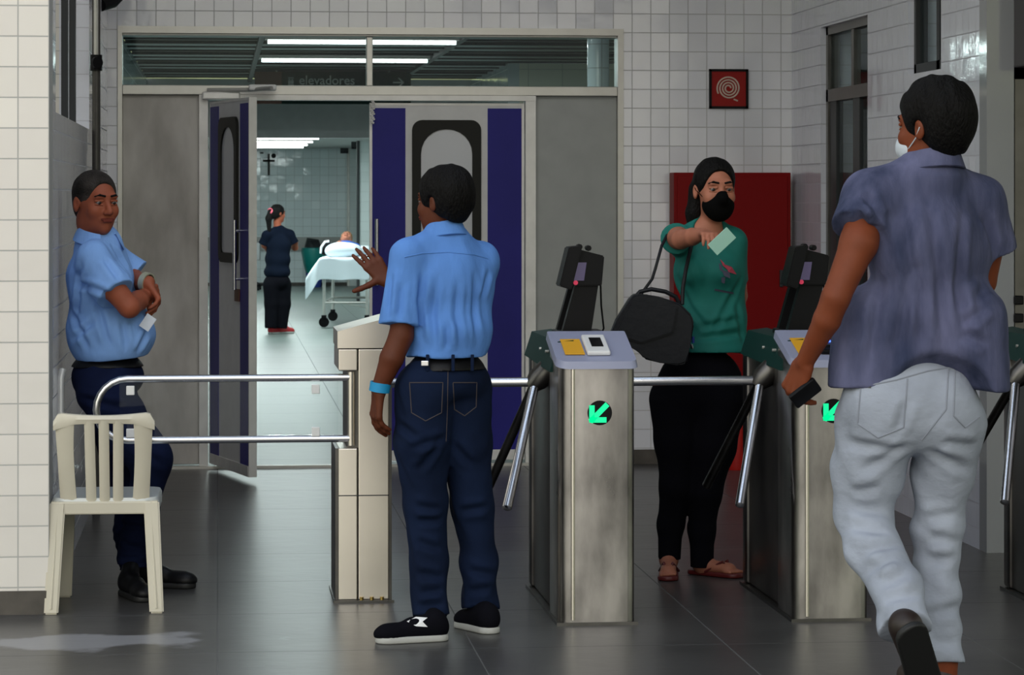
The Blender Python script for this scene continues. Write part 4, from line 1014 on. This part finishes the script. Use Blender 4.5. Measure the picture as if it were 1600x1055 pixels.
def bloop(p, n=(0, -1, 0)):
    R = Matrix.Translation(Vector(p)); return BX(-.006, .006, -.006, .004, -.03, .03, bev=.002, mtx=R).build('belt_loop', M['navy_denim'], r)
for px in (668, 708, 738): bloop(J(px, 567, -.148+abs(px-690)*.0008))
BX(-.014, .014, -.004, .004, -.010, .010, bev=.003, mtx=Matrix.Translation(Vector(J(664, 568, -.15)))).build('key_clip', M['chrome'], r)
# back pocket outline
creases(G, shc, [[(662, 420), (655, 470), (660, 540)], [(685, 425), (676, 490), (682, 545)], [(716, 430), (712, 490), (722, 548)], [(742, 420), (740, 490), (748, 540)], [(612, 420), (606, 500)], [(628, 440), (622, 512)], [(700, 500), (698, 550)], [(765, 420), (752, 470)]], .007, .012)
creases(G, trc, [[(640, 700), (700, 684)], [(645, 790), (700, 800)], [(650, 815), (700, 812)], [(715, 800), (765, 792)], [(648, 895), (706, 905)], [(652, 928), (700, 920)], [(650, 948), (705, 944)], [(728, 890), (775, 900)], [(730, 925), (776, 918)], [(690, 690), (650, 740)], [(705, 690), (740, 730)], [(648, 845), (690, 860)], [(620, 660), (660, 690)]], .008, .013)
seam(G, trc, [(640, 598), (643, 645), (665, 658), (690, 645), (692, 598), (640, 598)], M['seam'], .0022, 'back_pocket')
seam(G, trc, [(708, 598), (710, 640), (726, 650), (744, 636), (745, 598), (708, 598)], M['seam'], .0022, 'back_pocket')
seam(G, trc, [(700, 580), (699, 640), (697, 690)], M['seam'], .002, 'centre_seam')
seam(G, shc, [(632, 402), (660, 396), (700, 394), (740, 398), (762, 404)], M['shirt_blue'], .003, 'yoke_seam')
ringband(r, 'wristband', M['band'], wL+A_(.004, 0, .012), (-.15, .05, -1), .033, .034, .005)
sh = shoe(r, J(699, 995, -.22)*A_(1, 1, 0), J(586, 1000, -.30)*A_(1, 1, 0), (0, 0, 1), upper=M['blackcloth'], solem=M['sole'], ankle=aL)
for pl_ in ([(636, 972), (650, 965), (668, 966), (660, 972), (668, 980), (650, 979)],):
    patch(G, sh, pl_, M['white'], 'shoe_logo')
shoe(r, J(772, 990, -.09)*A_(1, 1, 0), (J(772, 990, -.09)+A_(-.13, .20, 0))*A_(1, 1, 0), (0, 0, 1), upper=M['blackcloth'], solem=M['sole'], ankle=aR)
MB().prism([J(638, 970, -.35), J(655, 963, -.345), J(668, 978, -.345), J(650, 982, -.35)], (0, .02, 0)).build('shoe_logo', M['white'], r) if False else None
# ================================================================== guard leaning on the left wall
G = Fig(170, 11.45, label='person in pale blue shirt leaning on the left wall with arms crossed', cat='person')
J = G.J; r = G.root; f = nrm((.97, -.22, 0)); hf = nrm((.62, -.78, -.04)); RH = frame(hf); sk = M['skin_l']
sN, sF = J(146, 408, -.16), J(168, 404, .18); hc_ = J(149, 317, -.02)
B = Shape(); torso(B, J(168, 585), J(170, 515), J(158, 440), sF, sN, f, (.11, .10, .10), (.12, .12, .13), (.13, .11, .16), .04)
B.cone(J(150, 385, -.0), J(143, 340, -.0), .062, .060, .02); head(B, hc_, RH, 1.06)
B.ell(J(146, 350, .0), (.058, .055, .035), RH, .03)
eN, wN = J(202, 480, -.22), J(228, 461, .0)
B.chain([sN, J(172, 445, -.22), eN], [.055, .050, .042]); B.chain([eN, J(216, 470, -.12), wN], [.043, .040, .028], k=.012)
eF, wF = J(232, 470, .20), J(215, 440, -.10)
B.chain([sF, J(195, 425, .20), J(212, 440, .10)], [.055, .050, .042]); B.chain([J(212, 440, .10), J(231, 442, -.03)], [.040, .030], k=.012)
hand(B, J(231, 443, -.03), (.45, -.1, -.75), (-.75, -.3, -.4), (0, 1, 0), 1.0, (55, 60, 62, 65), .02, th=(.8, .2, .5), thc=30)
hand(B, J(226, 462, .02), (.5, .8, .1), (-.6, .5, 0), (0, 1, 0), .95, (60, 60, 60, 60), .02, th=(.8, .2, .4), thc=30)
B.build('body', sk, r, h=.005, sm=1)
face_parts(r, hc_, RH, 1.06, sk, M['hair'], M['lips'])
hair(r, hc_, RH, 1.06, M['hair_grey'], inf=.006, fh=.098, top=.004, amp=.0012)
S = Shape(); torso(S, J(172, 548), J(171, 515), J(158, 445), sF, sN, f, (.165, .150, .09), (.175, .172, .13), (.178, .135, .18), .062, .05)
S.cone(J(150, 385, -.0), J(148, 368, -.0), .078, .068, k=.03)
S.cone(sN, J(180, 458, -.22), .074, .080, k=.025, flat=0); S.cone(sF, J(212, 432, .18), .070, .070, k=.03, flat=0)
S.ell(J(195, 520, 0), (.16, .12, .10), frame(f), .04)
S.cut((.10, 0, -1), J(170, 560)); S.disp(.010, 30, 15, .8); S.disp(.0015, 85, 19, .6)
shl = S.build('shirt', M['shirt_pale'], r, h=VX)
creases(G, shl, [[(172, 380), (205, 430)], [(112, 440), (150, 452), (175, 462)], [(150, 470), (172, 545)], [(190, 495), (198, 550)], [(102, 540), (150, 500)], [(232, 515), (214, 552)], [(128, 400), (120, 500)], [(160, 400), (188, 440)], [(110, 480), (140, 550)]], .008, .012)
collar(r, M['shirt_pale'], J(152, 378, -.02), frame(nrm((.75, -.66, 0))), .064, .090, .045, gap=70)
BX(-.022, .022, -.003, .003, -.03, .03, mtx=Matrix.Translation(Vector(J(231, 504, -.13))) @ Matrix.Rotation(.6, 4, 'Y')).build('badge', M['paper'], r)
S = Shape(); S.ell(J(168, 588), (.155, .148, .11), frame(f), .04)
leg(S, [J(165, 615, -.09), J(210, 690, -.12), J(237, 716, -.13), J(222, 800, -.13), J(208, 882, -.12)], [.115, .098, .080, .064, .066])
leg(S, [J(172, 615, .09), J(195, 720, .11), J(205, 760, .10), J(205, 830, .06), J(214, 885, .03)], [.112, .095, .078, .066, .068])
S.cut((0, 0, 1), J(170, 560)); S.disp(.007, 36, 22, 1.0); S.disp(.004, 70, 28, 2.2, zr=(.02, .28))
trl = S.build('trousers', M['navy'], r, h=VX)
creases(G, trl, [[(120, 620), (200, 640)], [(200, 690), (260, 730)], [(180, 850), (232, 860)], [(180, 820), (230, 826)]], .008, .013)
S = Shape(); S.ell(J(168, 586), (.160, .154, .11), frame(f), .04); S.cut((0, 0, 1), J(170, 552)); S.cut((0, 0, -1), J(170, 573)); S.build('belt', M['belt'], r, h=VX)
ringband(r, 'wristwatch', M['watch'], J(229, 441, -.02), (.45, -.3, -.1), .034, .026, .006)
P0 = J(196, 915, -.16)*A_(1, 1, 0)
shoe(r, P0, P0+A_(.12, -.24, 0), (0, 0, 1), upper=M['belt'], solem=M['darksole'], ankle=J(208, 870, -.12), name='boot')
P0 = J(205, 915, .06)*A_(1, 1, 0)
shoe(r, P0, P0+A_(.27, -.05, 0), (0, 0, 1), upper=M['belt'], solem=M['darksole'], ankle=J(214, 870, .05), name='boot')
# ================================================================== woman in teal
G = Fig(1090, 11.85, label='person in teal shirt and black mask holding out a mint card', cat='person')
J = G.J; r = G.root; f = nrm((.05, -1, 0)); hf = nrm((.22, -.97, -.02)); RH = frame(hf); sk = M['skin_w']
sR, sL = J(1062, 378, -.02), J(1146, 380, .02); hc_ = J(1117, 297, -.03)
B = Shape(); torso(B, J(1092, 590), J(1112, 500), J(1105, 425), sL, sR, f, (.13, .09, .10), (.10, .07, .13), (.115, .08, .15), .033)
B.cone(J(1108, 370), J(1112, 325), .047, .047, .02); head(B, hc_, RH, 1.06)
eR, wR = J(1064, 374, -.27), J(1100, 366, -.46)
B.chain([sR, J(1060, 372, -.15), eR], [.045, .043, .039]); B.chain([eR, J(1082, 370, -.37), wR], [.040, .035, .024], k=.01)
hand(B, wR, (.22, -.93, .0), (-.0, -.35, -1), (1, .1, .2), .9, (42, 48, 50, 52), .04, th=(.8, .35, .35))
eL, wL = J(1155, 462, .15), J(1146, 525, .20)
B.chain([sL, J(1152, 425, .08), eL], [.042, .038, .034]); B.chain([eL, wL], [.034, .024], k=.01)
hand(B, wL, (-.6, .3, -.6), (0, 1, 0), (0, 0, 1), .9, (25, 25, 25, 25), .03)
for (ax_, ay_, tx, ty, dd, rr) in ((1045, 872, 1042, 908, -.05, 1), (1098, 882, 1140, 910, -.02, 1)):
    a = J(ax_, ay_, 0); B.chain([J(1062 if ax_ < 1060 else 1120, 630), J(1056 if ax_ < 1060 else 1102, 765, -.02), a+A_(0, 0, .06), a], [.07, .045, .036, .034], k=.02)
F1 = [J(1046, 900, .05)*A_(1, 1, 0)+A_(0, 0, .045), J(1044, 908, -.13)*A_(1, 1, 0)+A_(0, 0, .035)]
F2 = [J(1092, 900, .03)*A_(1, 1, 0)+A_(0, 0, .045), J(1138, 908, -.06)*A_(1, 1, 0)+A_(0, 0, .035)]
for Q, a in ((F1, J(1045, 872, 0)), (F2, J(1098, 882, 0))):
    B.cone(Q[0], Q[1], .028, .030, k=.02, sq=((0, 0, 1), .7)); B.cone(a, Q[0]+A_(0, 0, .01), .034, .028, k=.03); B.cone(a, Q[1], .024, .018, k=.03)
    d_ = nrm(Q[1]-Q[0]); s_ = np.cross(d_, (0, 0, 1))
    for i in range(5):
        p0 = Q[1]+s_*(.028-.014*i)*(1 if Q is F1 else -1)+A_(0, 0, -.008); B.cone(p0, p0+d_*(.048-.005*i), .0085 if i else .011, .0075, k=.004)
B.build('body', sk, r, h=.0045, sm=1)
face_parts(r, hc_, RH, 1.06, sk, M['hair'], M['lips_w'], mouth=False)
hair(r, hc_, RH, 1.06, M['hair'], inf=.009, off=-.036, top=.006, amp=.002, fh=.097,
     extra=lambda s, P: (s.cone(P(.058, -.05, .0), P(.070, -.05, -.09), .035, .034, k=.03), s.cone(P(.070, -.05, -.09), P(.075, -.05, -.14), .034, .026, k=.02)))
S = Shape(); P = lambda x, y, z: hc_+RH@(A_(x, y, z)*1.06)
S.ell(P(0, .045, -.060), A_(.068, .073, .056), RH, .02); S.cone(P(0, .100, -.006), P(0, .118, -.032), .018, .022, k=.03); S.ell(P(0, .062, -.088), A_(.042, .042, .036), RH, .03); S.cut(RH@A_(0, -1, .0), P(0, .018, 0)); S.cut(RH@nrm(A_(0, -.35, 1)), P(0, .1, -.006)); S.build('face_mask', M['mask'], r, h=.004, sm=1)
for q in (-1, 1): MB().tube([P(q*.060, .045, -.03), P(q*.078, .0, .0), P(q*.084, -.015, .02)], .0016, 5).build('mask_strap', M['mask'], r)
S = Shape(); torso(S, J(1110, 550), J(1112, 500), J(1106, 425), sL, sR, f, (.160, .130, .10), (.142, .105, .13), (.148, .110, .16), .048, .05)
for px in (1082, 1128): S.ell(J(px, 425, -.075), (.055, .05, .05), frame(f), .04)
S.cone(sR, J(1058, 373, -.14), .056, .066, k=.03, flat=0); S.cone(sL, J(1150, 440, .08), .052, .056, k=.03, flat=0); S.cone(J(1144, 400, .02), J(1146, 530, .02), .045, .045, k=.04)
S.ell(J(1110, 355, -.06), (.062, .09, .055), None, .015, True)
S.cut((0, 0, -1), J(1090, 550)); S.disp(.007, 30, 31, .8); S.disp(.002, 55, 32, .8)
shirt_w = S.build('t_shirt', M['teal'], r, h=VX)
# printed emblem on the chest, laid on the cloth
creases(G, shirt_w, [[(1058, 430), (1078, 480), (1110, 520)], [(1160, 430), (1130, 490), (1110, 530)], [(1090, 512), (1160, 498)], [(1086, 530), (1162, 520)], [(1075, 400), (1090, 450)], [(1150, 470), (1162, 540)]], .006, .012)
cands = [v.co for v in shirt_w.data.vertices]
def on_shirt(px, py, obj=None):
    t = J(px, py, 0); best = min((v for v in cands if v.y < 0 and abs(v.x-t[0]) < .012 and abs(v.z-t[2]) < .012), key=lambda v: v.y, default=Vector((t[0], -.12, t[2])))
    return Vector((t[0], best.y-.003, t[2]))
b = MB()
for P5 in (((1128, 412), (1140, 416), (1148, 428), (1135, 424)), ((1122, 404), (1128, 410), (1133, 420), (1126, 414))):
    b.prism([on_shirt(*q) for q in P5], (0, .002, 0))
b.build('red_print', M['print_red'], shirt_w)
b = MB()
for P5 in (((1124, 420), (1136, 424), (1138, 434), (1128, 430)), ((1120, 410), (1124, 414), (1126, 424), (1121, 420)), ((1124, 432), (1130, 432), (1129, 442), (1124, 440)), ((1114, 450), (1144, 456), (1144, 459), (1114, 453))):
    b.prism([on_shirt(*q) for q in P5], (0, .002, 0))
b.build('dark_print', M['print_dark'], shirt_w)
S = Shape(); S.ell(J(1094, 600), (.178, .128, .16), frame(f), .04)
leg(S, [J(1056, 625), J(1058, 690), J(1056, 760, -.02), J(1048, 820, 0), J(1046, 874, 0)], [.112, .094, .066, .052, .048])
leg(S, [J(1124, 625), J(1112, 700), J(1102, 770, -.02), J(1097, 830, 0), J(1097, 886, 0)], [.112, .098, .066, .052, .050])
S.cut((0, 0, 1), J(1090, 535)); S.disp(.003, 40, 42, 1.4)
S.build('trousers', M['blackcloth'], r, h=VX)
for Q in (F1, F2):
    d_ = nrm((Q[1]-Q[0])*A_(1, 1, 0)); s_ = np.cross(d_, (0, 0, 1)); h0 = Q[0]*A_(1, 1, 0)-d_*.045; t0 = Q[1]*A_(1, 1, 0)+d_*.06
    S = Shape(); S.cone(h0+d_*.03+A_(0, 0, .008), t0-d_*.035+A_(0, 0, .008), .036, .044, k=.01); S.cut((0, 0, 1), (0, 0, .02)); S.cut((0, 0, -1), (0, 0, .001)); o = S.build('flip_flop', M['flip'], r, h=.005)
    tp = t0-d_*.05+A_(0, 0, .055); b = MB()
    for q in (-1, 1): b.tube([t0-d_*.055+A_(0, 0, .03), t0-d_*.075+s_*q*.018+A_(0, 0, .066), h0+d_*.10+s_*q*.040+A_(0, 0, .02)], .006, 8)
    b.build('strap', M['flip'], o, smooth=True)
rw = r; Jw = J
# card in her hand, bag on her arm
def held(name, J_, px, py, d, **kw):
    p = J_(px, py, d); o = empty(name, (0, 0, 0), -TH, **kw); w_ = U*(p[0]+G.a0)+V*(p[1]+G.D); o.location = (w_.x, w_.y, p[2]); return o
d = held('mint_card', J, 1128, 377, -.60, label='mint green card in the raised hand of the woman in teal', cat='card')
BX(-.052, .052, -.0015, .0015, -.03, .03, bev=.001, mtx=Matrix.Rotation(math.radians(-43), 4, 'Y') @ Matrix.Rotation(.25, 4, 'X')).build('card_face', M['card'], d)
d = held('handbag', J, 1018, 512, -.24, label='black leather handbag hanging from the shoulder of the woman in teal', cat='bag')
L0 = J(1018, 512, -.24); lp = lambda px, py, dd=-.24: J(px, py, dd)-L0
out = [(952, 524), (962, 500), (984, 464), (994, 458), (1030, 464), (1062, 474), (1080, 492), (1083, 506), (1077, 540), (1072, 566), (1060, 570), (1030, 566), (1005, 560), (996, 545), (975, 536), (956, 530)]
b = MB().prism([lp(*q)-A_(0, .065, 0) for q in out], (0, .13, 0)); bmesh.ops.bevel(b.b, geom=b.b.edges[:], offset=.008, segments=3, affect='EDGES'); b.build('bag_body', M['bag'], d, smooth=True)
b = MB().prism([lp(*q)-A_(0, .080, 0) for q in ((958, 522), (986, 466), (1058, 478), (1050, 520), (1000, 536))], (0, .02, 0)); bmesh.ops.bevel(b.b, geom=b.b.edges[:], offset=.007, segments=2, affect='EDGES'); b.build('flap', M['bag'], d, smooth=True)
MB().tube([lp(993, 464), lp(1000, 456), lp(1018, 452), lp(1040, 456), lp(1056, 464), lp(1062, 476)], .009, 8).build('handle', M['bag'], d, smooth=True)
MB().tube([lp(1062, 355, -.03), lp(1045, 362, -.11), lp(1034, 384, -.2), lp(1024, 420, -.24), lp(1019, 436, -.24), lp(1000, 462, -.24)], .0065, 8).build('strap', M['bag'], d, smooth=True)
MB().tube([lp(1066, 356, -.03), lp(1080, 385, -.15), lp(1072, 420, -.19), lp(1067, 450, -.22), lp(1066, 476, -.24)], .0085, 8).build('strap', M['bag'], d, smooth=True)
MB().tube([lp(1082, 545, -.2), lp(1080, 538, -.2)], .007, 8).build('buckle', M['chrome'], d)
MB().tube([lp(1083, 526, -.2), lp(1083, 536, -.2)], .006, 8).build('blue_tag', M['binblue'], d)
# ================================================================== man in pale jeans, walking away
G = Fig(1440, 8.98, label='person in mottled blue shirt and pale jeans walking through, seen from behind', cat='person')
J = G.J; r = G.root; f = nrm((-.28, .96, 0)); hf = nrm((-.70, .71, 0)); RH = frame(hf); sk = M['skin_r']; q_ = 1.16
sL, sR = J(1360, 310, -.04), J(1530, 314, .06); hc_ = J(1457, 200, 0)
B = Shape(); torso(B, J(1440, 600), J(1447, 500), J(1450, 380), sL, sR, f, (.14, .10, .10), (.14, .10, .16), (.165, .115, .20), .045)
B.cone(J(1456, 278, .0), J(1452, 228, .01), .066, .063, .02); head(B, hc_, RH, 1.12)
eL, wL = J(1306, 465, -.16), J(1258, 565, -.06)
B.chain([sL, J(1342, 380, -.12), eL], [.062, .058, .044]); B.chain([eL, J(1292, 500, -.14), wL], [.046, .043, .029], k=.01)
hand(B, wL, (-.30, .35, -.9), (.75, .65, -.1), (.5, .8, .1), 1.3, (50, 55, 58, 60), .02, th=(.8, .3, .5), thc=25)
eR, wR = J(1535, 440, .12), J(1490, 480, .36)
B.chain([sR, J(1545, 370, .1), eR], [.062, .055, .045]); B.chain([eR, wR], [.044, .030], k=.01)
hand(B, wR, (-.6, .6, .4), (-.5, 0, .8), (-.3, 0, .8), 1.1, (30, 35, 40, 45), .03)
B.chain([J(1376, 640), J(1357, 730, .02), J(1350, 800, .03), J(1366, 860, -.08), J(1416, 975, -.32), J(1422, 992, -.36)], [.09, .07, .055, .045, .04, .036], k=.02); B.chain([J(1478, 640, .02), J(1475, 740, .06), J(1465, 830, .08), J(1467, 930, .05), J(1473, 1030, .02)], [.08, .06, .045, .04, .042], k=.02); B.cone(J(1474, 1030, .02), J(1474, 1060, .02), .045, .045, .02)
B.build('body', sk, r, h=.0055, sm=1)
face_parts(r, hc_, RH, 1.12, sk, M['hair'], M['lips'], mouth=False)
hair(r, hc_, RH, 1.12, M['hair'], inf=.016, slope=.55, off=-.036, top=.02, back=.018, amp=.006, fr=80, extra=lambda s, P: s.ell(P(0, -.060, .02), (.084, .080, .102), RH, .03))
S = Shape(); P = lambda x, y, z: hc_+RH@(A_(x, y, z)*1.12)
S.ell(P(0, .05, -.055), A_(.062, .068, .055)*1.12, RH, .02); S.cut(RH@A_(0, -1, 0), P(0, .03, 0)); S.cut(RH@nrm(A_(0, -.2, 1)), P(0, .1, -.01)); S.build('face_mask', M['maskw'], r, h=.005)
for q in (-1, 1): MB().tube([P(q*.060, .04, -.06), P(q*.078, -.0, -.03), P(q*.087, -.02, .0)], .0022, 5).build('mask_strap', M['maskw'], r)
S = Shape(); torso(S, J(1438, 570), J(1446, 490), J(1450, 390), sL, sR, f, (.205, .150, .12), (.195, .145, .17), (.208, .150, .21), .074, .06)
S.cone(J(1456, 272), J(1456, 258), .095, .075, k=.03)
S.cone(sL, J(1344, 356, -.11), .080, .088, k=.03, flat=0); S.cone(sR, J(1545, 392, .10), .080, .085, k=.03, flat=0)
for px in (1360, 1440, 1512): S.cone(J(px, 500, -.02), J(px, 600, -.02), .12, .13, k=.04)
S.cut((-.02, 0, -1), J(1340, 603)); S.cut(nrm((.42, .0, -1)), J(1400, 598)) if False else None
S.ell(J(1478, 640, -.2), (.183, .18, .18), None, .02, True)
S.disp(.012, 28, 51, .5); S.disp(.002, 80, 52, .5)
shr = S.build('shirt', M['dye'], r, h=.006)
creases(G, shr, [[(1450, 300), (1466, 420), (1474, 545)], [(1405, 300), (1424, 420), (1402, 570)], [(1505, 320), (1496, 450), (1515, 550)], [(1380, 430), (1368, 500), (1356, 590)], [(1548, 470), (1505, 510)], [(1550, 430), (1520, 480)], [(1435, 400), (1440, 560)], [(1350, 300), (1380, 350)], [(1340, 320), (1352, 352)], [(1535, 330), (1555, 400)], [(1545, 540), (1500, 520)]], .010, .016)
collar(r, M['dye'], J(1457, 266, .01), frame(f), .078, .100, .05)
S = Shape(); S.ell(J(1420, 620), (.215, .160, .16), frame(f), .05)
for px in (1380, 1474): S.ell(J(px, 648, -.045), (.11, .10, .12), None, .07)
leg(S, [J(1372, 660, 0), J(1357, 730, .02), J(1350, 800, .03), J(1366, 860, -.08), J(1398, 920, -.22), J(1415, 982, -.33)], [.138, .114, .090, .082, .076, .080])
leg(S, [J(1480, 660, .02), J(1474, 740, .06), J(1465, 830, .08), J(1466, 930, .05), J(1472, 1034, .02)], [.126, .094, .076, .068, .067])
S.cut((0, 0, 1), J(1440, 545)); S.disp(.008, 28, 61, 1.2); S.disp(.008, 50, 62, 1.8, zr=(.05, .55)); S.disp(.004, 60, 63, 1.3)
jn = S.build('jeans', M['jeans'], r, h=.006)
S = Shape(); S.ell(J(1424, 616), (.214, .160, .16), frame(f), .05); S.cut((0, 0, 1), J(1440, 542)); S.cut((0, 0, -1), J(1440, 561)); S.build('belt', M['leather'], r, h=.006)
creases(G, jn, [[(1310, 690), (1420, 705)], [(1425, 690), (1340, 740)], [(1322, 790), (1400, 805)], [(1320, 822), (1390, 834)], [(1345, 862), (1410, 850)], [(1445, 700), (1535, 745)], [(1470, 690), (1535, 700)], [(1440, 812), (1500, 802)], [(1446, 840), (1500, 848)], [(1380, 940), (1440, 925)], [(1375, 915), (1420, 895)], [(1450, 960), (1498, 950)], [(1450, 1000), (1495, 1008)], [(1330, 770), (1380, 760)], [(1355, 890), (1400, 872)], [(1450, 880), (1496, 870)], [(1420, 620), (1400, 680)]], .0065, .016)
M['jean_seam'] = mat('pale_denim_stitching', (.26, .28, .33), .9)
seam(G, jn, [(1330, 608), (1400, 594), (1450, 580), (1480, 575), (1538, 588)], M['jean_seam'], .003, 'waistband_seam')
seam(G, jn, [(1345, 606), (1340, 662), (1372, 684), (1412, 668), (1418, 592)], M['jean_seam'], .003, 'back_pocket')
seam(G, jn, [(1492, 580), (1490, 650), (1508, 668), (1530, 652)], M['jean_seam'], .003, 'back_pocket')
seam(G, jn, [(1482, 576), (1478, 640), (1440, 688)], M['jean_seam'], .003, 'centre_seam')
patch(G, jn, [(1353, 600), (1362, 602), (1361, 607), (1353, 606)], M['dark'], 'rivet')
BX(-.010, .010, -.006, .006, -.035, .035, bev=.003, mtx=Matrix.Translation(Vector(proj(G, jn, 1483, 563)))).build('belt_loop', M['jeans'], r)
a = J(1432, 1000, -.36); hl = J(1415, 985, -.42)
shoe(r, J(1424, 985, -.47), J(1452, 1088, -.24), (-.25, .8, .35), upper=M['leather'], solem=M['darksole'], ws=1.2, ankle=J(1415, 982, -.34))
P0 = J(1478, 1085, -.02)*A_(1, 1, 0)
shoe(r, P0, P0+A_(-.08, .30, 0), (0, 0, 1), upper=M['leather'], solem=M['darksole'], ws=1.2, ankle=J(1474, 1045, .02))
d = held('phone', J, 1258, 614, -.06, label='dark phone gripped in the left hand of the man in pale jeans', cat='phone')
BX(-.030, .030, -.009, .009, -.050, .050, bev=.006, mtx=Matrix.Rotation(math.radians(52), 4, 'Y') @ Matrix.Rotation(math.radians(35), 4, 'Z')).build('phone_case', M['black'], d, smooth=True)
# ================================================================== woman in dark scrubs, far corridor
G = Fig(433, 32.4, label='person in dark navy scrubs with pink hair tie standing in the far corridor', cat='person')
J = G.J; r = G.root; f = nrm((.45, .89, 0)); hf = nrm((.75, .66, 0)); RH = frame(hf); sk = M['skin_l']
sL, sR = J(417, 368, -.05), J(453, 367, .06); hc_ = J(434, 334)
B = Shape(); torso(B, J(433, 430), J(434, 405), J(435, 383), sL, sR, f, (.13, .10, .12), (.11, .08, .12), (.13, .09, .14), .035)
B.cone(J(434, 362), J(433, 346), .045, .045, .02); head(B, hc_, RH, .88)
B.chain([sR, J(460, 378, .1), J(461, 387, .16)], [.042, .04, .036]); B.chain([J(461, 387, .16), J(448, 382, .30)], [.036, .025])
hand(B, J(448, 382, .30), (-.9, .2, .1), (-.2, -1, 0), (0, 0, 1), .9)
B.chain([sL, J(414, 383, .0), J(420, 390, .10)], [.042, .04, .036]); B.chain([J(420, 390, .10), J(436, 384, .26)], [.036, .025])
hand(B, J(436, 384, .26), (.9, .2, .1), (.2, -1, 0), (0, 0, 1), .9)
B.build('body', sk, r, h=.009, sm=1)
face_parts(r, hc_, RH, .88, sk, M['hair'], M['lips'], mouth=False)
hair(r, hc_, RH, .88, M['hair'], inf=.012, amp=.001, h=.008, extra=lambda s, P: (s.cone(P(0, -.12, .03), P(-.01, -.14, -.06), .03, .036, k=.02), s.cone(P(-.01, -.14, -.06), P(-.01, -.13, -.24), .036, .022, k=.02)))
P = lambda x, y, z: hc_+RH@(A_(x, y, z)*.88)
MB().tube([P(.028*math.cos(a), -.118+.012*math.sin(a*2), .03+.03*math.sin(a)) for a in [2*PI*k/14 for k in range(14)]], .014, 8, closed=True).build('hair_tie', M['pink'], r, smooth=True)
S = Shape(); torso(S, J(433, 425), J(434, 405), J(435, 384), sL, sR, f, (.165, .13, .10), (.155, .12, .13), (.158, .115, .15), .045, .05)
S.cone(sR, J(459, 380, .08), .05, .062, k=.03, flat=0); S.cone(sL, J(412, 382, -.02), .05, .062, k=.03, flat=0)
S.cut((0, 0, -1), J(433, 433)); S.disp(.005, 25, 71, .6); S.build('scrub_top', M['scrub'], r, h=.01)
S = Shape(); S.ell(J(433, 440), (.155, .12, .11), frame(f), .04)
leg(S, [J(424, 446, -.03), J(425, 475, -.03), J(423, 513, -.05)], [.10, .082, .068]); leg(S, [J(442, 446, .03), J(443, 475, .03), J(440, 513, .03)], [.10, .080, .066])
S.disp(.004, 40, 72, 1); S.build('trousers', M['blackcloth'], r, h=.01)
for px, dd in ((420, -.02), (434, .05)):
    P0 = J(px, 520, dd)*A_(1, 1, 0); shoe(r, P0, P0+A_(.17, .16, 0), (0, 0, 1), upper=M['shoe_red'], solem=M['sole'], ankle=P0+A_(.05, .05, .12))
# ================================================================== patient on the gurney
G = Fig(541, 35.4, label='person in blue lying on the gurney under a white sheet', cat='person')
J = G.J; r = G.root; sk = M['skin_w']; zc = .93
hc_ = A_(0, 0, zc+.12); RH = frame(nrm((.1, -.5, .85)), nrm((.1, .9, .3)))
B = Shape(); head(B, hc_, RH, .9); B.cone(hc_-A_(0, .03, .02), A_(0, -.14, zc), .048, .05, .02)
B.cone(A_(-.13, -.17, zc), A_(.13, -.17, zc), .05, k=.03); B.cone(A_(0, -.19, zc-.01), A_(0, -.62, zc-.03), .085, .08, k=.04, sq=((1, 0, 0), 1.5))
for q in (-1, 1): B.chain([A_(q*.07, -.62, zc-.03), A_(q*.08, -.95, zc-.03), A_(q*.07, -1.2, zc-.04)], [.07, .05, .04])
B.chain([A_(-.15, -.17, zc), A_(-.18, -.42, zc-.02), A_(-.06, -.46, zc+.08)], [.042, .034, .026]); hand(B, A_(-.06, -.46, zc+.08), (1, 0, 0), (0, 0, -1), (0, 1, 0), .9)
B.chain([A_(.15, -.17, zc), A_(.18, -.45, zc-.02)], [.042, .03])
B.build('body', sk, r, h=.008, sm=1)
face_parts(r, hc_, RH, .9, sk, M['hair'], M['lips'])
hair(r, hc_, RH, .9, mat('light_brown_hair', (.16, .08, .03), .6), inf=.012, h=.008)
S = Shape(); S.cone(A_(-.13, -.17, zc), A_(.13, -.17, zc), .066, k=.03); S.cone(A_(0, -.19, zc), A_(0, -.5, zc-.02), .105, .105, k=.04, sq=((1, 0, 0), 1.5)); S.cone(A_(-.15, -.17, zc), A_(-.17, -.32, zc), .055, .055, k=.02)
S.build('gown', mat('bright_blue_cloth', (.02, .09, .42), .8), r, h=.01)
S = Shape(); S.cone(A_(0, -.56, zc-.01), A_(0, -1.18, zc-.02), .10, .085, k=.03, sq=((1, 0, 0), 2.2)); S.disp(.008, 22, 81, 1)
d = empty('blanket', G.root.location, -TH, label='white rumpled blanket over the lower body of the patient', cat='blanket'); S.build('cloth', M['sheet'], d, h=.012)
d = empty('backpack', wl((508-800)/F*34.9, 34.9), -TH, label='small black and white bag at the left end of the gurney', cat='bag')
S = Shape(); S.cone(A_(0, 0, .93), A_(.02, 0, 1.0), .075, .05, k=.02); S.build('bag_body', M['black'], d, h=.01)
MB().tube([(-.05, -.09, .88), (-.04, -.10, .96), (0, -.09, 1.02), (.05, -.06, 1.03)], .014, 8).build('strap', M['white'], d, smooth=True)
